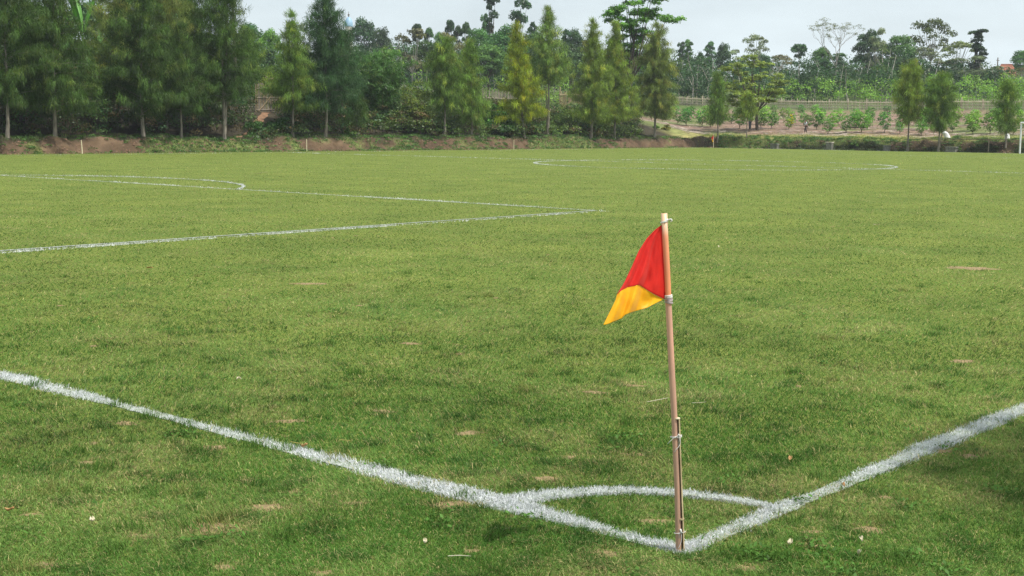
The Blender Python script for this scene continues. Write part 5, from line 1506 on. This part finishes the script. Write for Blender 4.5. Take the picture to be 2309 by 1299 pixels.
for k in range(11):
    z = 2.36 * k / 10; x_ = .78 + 1.1 * (1 - z / 2.36); mb.tube([(x_, 0, z + .02), (x_, -7.32, z + .02)], .006, 3, cap=False)
for z in (.5, 1, 1.5, 2):
    for y_ in (0, -7.32): mb.tube([(.0, y_, z), (.78 + 1.1 * (1 - z / 2.36), y_, z)], .006, 3, cap=False)
mb.build('net', NET, goal)

# pipe rail fence
RAILM = basic('rusty_pipe', (.10, .085, .07), (.17, .11, .07), 5, .6, .1)
POSTM = basic('thin_wood_post', (.30, .25, .19), (.20, .16, .12), 5, .9, .3)
ra, rb = at_u(2040, UF - .15), at_u(2480, UF - .15)
rl = empty('rail_fence', (ra[0], ra[1], 0), 0, 'thin horizontal rail on slim posts in front of the far bank, beside the goal', 'fence')
Lr = abs(rb[1] - ra[1]); zr = z_of(2200, 314, at_u(2200, UF - .15))
mb = MB(); mb.tube([(0, -Lr * q, zr + .04 * math.sin(q * 6) - .06 * (1 - q)) for q in np.linspace(0, 1, 9)], .028, 7); mb.build('rail', RAILM, rl)
for px in (2119, 2231, 2345, 2455):
    c = at_u(px, UF - .1); mb = MB(); y_ = c[1] - ra[1]; mb.tube([(0, y_, -.1), (.02, y_ - .03, zr * .5), (0, y_, zr + .06)], .042, 7); mb.build('post', POSTM, rl)

# concrete stubs standing along the far goal line
CONC = basic('old_concrete', (.22, .21, .18), (.10, .10, .085), 5, .95, .5)
for px, top, hw, lb in [(1748, 325, 8.5, 'dark square concrete stub in the weeds, leftmost of four'), (1872, 321, 7.5, 'concrete stub with a pale sunlit top in front of the dark cut, second of four'),
                        (2002, 329, 7.5, 'dark concrete stub in front of the dark cut, third of four'), (2148, 332, 12, 'low broad concrete stub behind the forked casuarina, rightmost of four')]:
    xy = at_u(px, UF - .35); dp = depth(xy); h_ = max(z_of(px, top, xy), .25); w_ = hw * 2 * dp / CAM_F
    root = empty('concrete_stub', (xy[0], xy[1], 0), .15, lb, 'concrete stub', 'concrete stubs along the far bank')
    mb = MB(); mb.box((0, 0, -.1), w_ * .88, w_ * .88, h_ + .04); mb.build('shaft', CONC, root)
    mb = MB(); mb.box((0, 0, h_ - .06), w_, w_, .10); mb.build('cap', basic('sunlit_top_concrete', (.50, .44, .38), (.36, .31, .26), 5, .9, .3) if px == 1872 else CONC, root)  # second stub's cap coloured paler, painting in its sunlit top

# white sacks
SACK = basic('white_woven_sack', (.80, .80, .80), (.70, .70, .71), 12, .6, .3)
def sack(px, top, base_, hw, leanp, label, seed):
    u_ = UF + 3.0; xy = at_u(px, u_); dp = depth(xy); z0 = zat(xy); h_ = (base_ - top) * dp / CAM_F; rows = []; rg = np.random.default_rng(seed); W_ = hw * dp / CAM_F
    for i in range(13):
        t_ = i / 12; f = (1 - .12 * t_) * (1 if t_ < .85 else 1 - .55 * ((t_ - .85) / .15)); f *= .86 + .14 * math.sin(min(t_ * 8, 1.57))
        row = []
        for k in range(17):
            a = 2 * math.pi * k / 16; r1 = 1 + .05 * math.sin(3 * a + seed + t_ * 4) + .04 * math.sin(7 * a + t_ * 9)
            P_ = RT * (math.cos(a) * W_ * f * r1 + leanp * t_ * dp / CAM_F) + PL_N * (math.sin(a) * W_ * .7 * f * r1 + .02); row.append((P_[0], P_[1], t_ * h_))
        rows.append(row)
    root = empty('white_sack', (xy[0], xy[1], z0 - .02), 0, label, 'sack', 'white sacks at the orchard edge')
    link('sack_body', grid_mesh('sack_body', np.array(rows)[:, ::-1]), SACK, root)
    top_ = np.array(rows[-1]); c = top_.mean(0); mb = MB()
    mb.add([tuple(p_) for p_ in top_[:-1]] + [tuple(c + [0, 0, .05])], [(k, (k + 1) % 16, 16) for k in range(16)]); mb.build('folded_top', SACK, root, smooth=True)
    return root
sack(2139, 297, 314, 7, -8, 'leaning white sack right of the forked casuarina', 1)
sack(2274, 298, 316, 6, -3, 'upright white sack behind the yellowish casuarina', 5)

# ------------------------------------------------------------------ people
SKIN = basic('skin', (.26, .14, .09), (.22, .12, .08), 4, .6, 0)
HAIR = basic('black_hair', (.02, .017, .015), (.03, .025, .02), 20, .6, .2)
def skinned(name, joints, edges, mat, parent, root_i=0, sub=1):
    me = bpy.data.meshes.new(name); me.from_pydata([j[0] for j in joints], edges, []); o = bpy.data.objects.new(name, me); COL.objects.link(o)
    o.parent = parent; md = o.modifiers.new('skin', 'SKIN'); md.use_smooth_shade = True
    me.skin_vertices.new() if not me.skin_vertices else None
    for i, j in enumerate(joints):
        sv = me.skin_vertices[0].data[i]; sv.radius = (j[1], j[2] if len(j) > 2 else j[1]); sv.use_root = (i == root_i)
    s_ = o.modifiers.new('sub', 'SUBSURF'); s_.levels = sub; s_.render_levels = sub
    me.materials.append(mat); return o
def person(xy, h_, face, label, shirt, trouser, pose='stand', hat=None):
    z0 = zat(xy); root = empty('person', (xy[0], xy[1], z0 - .01), face, label, 'person'); k = h_ / 1.7
    S_ = lambda x_, y_, z: (x_ * k, y_ * k, z * k)
    bend = {'stand': 0, 'bend': .75, 'walk': .08}[pose]
    cb_, sb = math.cos(bend), math.sin(bend)
    def up(x_, y_, z):  # upper body rotates about the hips (x is forward)
        zz = z - .92; return S_(x_ * cb_ + zz * sb, y_, .92 + zz * cb_ - x_ * sb)
    sw = {'stand': .06, 'bend': .12, 'walk': .20}[pose]
    J = [(S_(0, 0, .93), .13 * k, .10 * k), (up(0, 0, 1.15), .12 * k, .09 * k), (up(0, 0, 1.38), .14 * k, .095 * k), (up(.01, 0, 1.49), .05 * k), (up(.02, 0, 1.60), .085 * k, .09 * k), (up(.02, 0, 1.69), .06 * k),
         (up(0, .19, 1.39), .055 * k), (up(.04, .26, 1.14), .042 * k), (up(.14, .24, .90), .032 * k), (up(.17, .24, .80), .035 * k, .02 * k),
         (up(0, -.19, 1.39), .055 * k), (up(.02, -.27, 1.14), .042 * k), (up(.16, -.22, .95), .032 * k), (up(.20, -.22, .86), .035 * k, .02 * k),
         (S_(sw, .10, .52), .065 * k), (S_(sw * .9, .10, .09), .042 * k), (S_(sw * .9 + .14, .11, .04), .035 * k, .03 * k),
         (S_(-sw * .4, -.10, .52), .065 * k), (S_(-sw, -.10, .09), .042 * k), (S_(-sw + .14, -.11, .04), .035 * k, .03 * k), (S_(0, .09, .86), .085 * k), (S_(0, -.09, .86), .085 * k)]
    E_ = [(0, 1), (1, 2), (2, 3), (3, 4), (4, 5), (2, 6), (6, 7), (7, 8), (8, 9), (2, 10), (10, 11), (11, 12), (12, 13), (0, 20), (20, 14), (14, 15), (15, 16), (0, 21), (21, 17), (17, 18), (18, 19)]
    skinned('body', J, E_, SKIN, root, 0, 1)
    g_ = 1.22
    Js = [(J[0][0], .145 * k, .12 * k), (J[1][0], .14 * k, .112 * k), (J[2][0], .155 * k, .115 * k), (J[6][0], .07 * k), (J[7][0], .058 * k), (J[10][0], .07 * k), (J[11][0], .058 * k)]
    skinned('shirt', Js, [(0, 1), (1, 2), (2, 3), (3, 4), (2, 5), (5, 6)], shirt, root)
    Jt = [(J[0][0], .142 * k, .115 * k), (J[20][0], .10 * k), (J[14][0], .08 * k), (J[15][0], .058 * k), (J[21][0], .10 * k), (J[17][0], .08 * k), (J[18][0], .058 * k)]
    skinned('trousers', Jt, [(0, 1), (1, 2), (2, 3), (0, 4), (4, 5), (5, 6)], trouser, root)
    skinned('hair', [(up(-.01, 0, 1.63), .092 * k, .10 * k), (up(-.01, 0, 1.71), .07 * k)], [(0, 1)], HAIR, root)
    mb = MB(); c = np.array(up(.105, 0, 1.60)); mb.tube([c + np.array([0, 0, .03 * k]), c + np.array([.03 * k, 0, -.005 * k])], [.008 * k, .014 * k], 5); mb.build('nose', SKIN, root)
    return root
TEAL = basic('teal_shirt', (.04, .26, .28), (.03, .20, .22), 10, .8, .1); WSH = basic('white_shirt', (.62, .64, .70), (.5, .52, .58), 10, .8, .1)
TAN = basic('tan_shirt', (.46, .32, .24), (.36, .24, .18), 10, .8, .1); GRY = basic('grey_trousers', (.14, .14, .15), (.10, .10, .11), 10, .8, .1); BLK = basic('dark_trousers', (.025, .027, .03), (.02, .02, .022), 10, .8, .1)
PTR = basic('pale_trousers', (.5, .46, .42), (.3, .26, .24), 10, .8, .1)
def pp_(px, u_): return at_u(px, u_)
xy = at_u(1691, UF + 11.5); person(xy, z_of(1690, 256, xy) - zat(xy), YAW + 2.4, 'person in a teal shirt and grey trousers standing left of the dark leaning trunk', TEAL, GRY)
xy = at_u(1817, UF + 8.0); person(xy, z_of(1817, 270, xy) - zat(xy), YAW + 1.9, 'small person in a white shirt and dark trousers standing where grass meets the orchard soil', WSH, BLK, 'walk')
xy = at_u(2027, UF + 11.5); person(xy, 1.62, YAW + 4.4, 'person in a tan shirt working bent over among the orchard bushes', TAN, PTR, 'bend')

# ------------------------------------------------------------------ buildings seen between the trees
TILE = basic('red_roof_tiles', (.36, .14, .085), (.26, .10, .065), 1.2, .9, .4); PLAST = basic('pale_plaster', (.55, .50, .44), (.45, .41, .36), 2, .9, .1); DARKW = basic('dark_window', (.03, .035, .04), (.02, .02, .025), 2, .3, 0)
def house(px, dp, ridge, eave, hw, label, rz):
    xy = at_depth(px, dp); z0 = zat(xy); zr_ = z_of(px, ridge, xy) - z0; ze = z_of(px, eave, xy) - z0; W_ = hw * dp / CAM_F; D_ = W_ * .8
    root = empty('house', (xy[0], xy[1], z0), rz, label, 'house')
    mb = MB(); mb.box((0, 0, -.5), W_ * 1.8, D_ * 1.8, ze + .5); mb.build('wall', PLAST, root)
    roof = MB(); e = [(-W_ * 1.1, -D_ * 1.15, ze - .12), (W_ * 1.1, -D_ * 1.15, ze - .12), (W_ * 1.1, D_ * 1.15, ze - .12), (-W_ * 1.1, D_ * 1.15, ze - .12), (-W_ * .45, 0, zr_), (W_ * .45, 0, zr_)]
    roof.add(e + [(a, b_, c + .16) for a, b_, c in e], [(6, 7, 11, 10), (7, 8, 11), (8, 9, 10, 11), (9, 6, 10), (0, 3, 2, 1), (0, 1, 7, 6), (1, 2, 8, 7), (2, 3, 9, 8), (3, 0, 6, 9)])
    rf = roof.build('roof', TILE, root)
    mb = MB(); mb.tube([(-W_ * .46, 0, zr_ + .17), (W_ * .46, 0, zr_ + .17)], .12, 6); mb.build('ridge_tiles', TILE, rf)
    for x_ in (-.55, 0, .55):
        mb = MB(); mb.box((x_ * W_ * 1.2, -D_ * .9 - .02, ze - 1.7), 1.0, .06, 1.1); mb.build('window', DARKW, root)
        mb = MB(); mb.box((x_ * W_ * 1.2, D_ * .9 + .02, ze - 1.7), 1.0, .06, 1.1); mb.build('window', DARKW, root)
    return root
house(2262, 238, 148, 172, 26, 'house with a red tiled roof behind the trees at the far right', YAW + 1.2)
house(1586, 300, 138, 150, 18, 'faint house with a pinkish roof inside the far wood', YAW + 1.4)
# blue dome with spire
xy = at_depth(788, 330); z0 = zat(xy); dp = 330
dome = empty('mosque_dome', (xy[0], xy[1], z0), 0, 'pale blue dome with a thin spire on the skyline left of the round tree', 'dome')
zt = z_of(788, 26, xy) - z0; zb = z_of(788, 60, xy) - z0; zd = z_of(788, 38, xy) - z0; rr_ = 9 * dp / CAM_F
rows = []
for i in range(13):
    t_ = i / 12; r1 = rr_ * math.sqrt(max(0, 1 - t_ ** 1.7)) * (1 + .12 * math.sin(t_ * 3)) + .02
    rows.append([(r1 * math.cos(a), r1 * math.sin(a), zb + (zd - zb) * t_) for a in np.linspace(0, 2 * math.pi, 25)])
link('dome', grid_mesh('dome', np.array(rows)[:, ::-1]), basic('pale_blue_metal', (.30, .45, .58), (.24, .38, .52), 1, .4, 0), dome)
mb = MB(); mb.tube([(0, 0, 0), (0, 0, zb)], rr_ * .92, 20); mb.build('drum', PLAST, dome)
mb = MB(); mb.tube([(0, 0, zd - .1), (0, 0, zt)], [.14, .03], 8); mb.tube([(0, 0, zd + .35), (0, 0, zd + .6)], [.25, .25], 8); mb.build('spire', RAILM, dome)
# utility pole
xy = at_depth(2242, 236); z0 = zat(xy); ho = z_of(2242, 130, xy) - z0
up_ = empty('utility_pole', (xy[0], xy[1], z0), 0, 'thin dark utility pole top left of the red roof', 'utility pole')
mb = MB(); mb.tube([(0, 0, -.2), (0, 0, ho)], [.14, .09], 8); mb.build('pole', RAILM, up_); mb = MB(); mb.tube([(-.7, 0, ho - .5), (.7, 0, ho - .5)], .05, 6); mb.build('crossarm', RAILM, up_)

# trees outside the frame that shade the near right corner
for i, (u, v, h_, R_, lb) in enumerate([(3.3, -5.2, 9.0, 1.8, 'garden tree beside the pitch whose shade reaches the near right corner')]):
    tm, cm, R_p = proto('open', 'g', 5)
    root = empty('broadleaf_tree', (u, v, 0), 1.1, lb, 'tree'); q = R_ / R_p; root.scale = (q, q, h_ / 10)
    link('trunk', tm, BARK_DARK, root); link('crown', cm, LEAF, root)

# ------------------------------------------------------------------ haze
m, nt, out = newmat('haze'); pv = N(nt, 'ShaderNodeVolumePrincipled'); pv.inputs['Color'].default_value = (.86, .93, 1.0, 1); pv.inputs['Density'].default_value = .00024; pv.inputs['Anisotropy'].default_value = .0
nt.links.new(pv.outputs[0], out.inputs['Volume'])
mb = MB(); mb.box((100, 100, -1.5), 2100, 2100, 66); mb.build('haze', m, kind='stuff', label='thin pale haze in the air over the whole field', cat='haze')
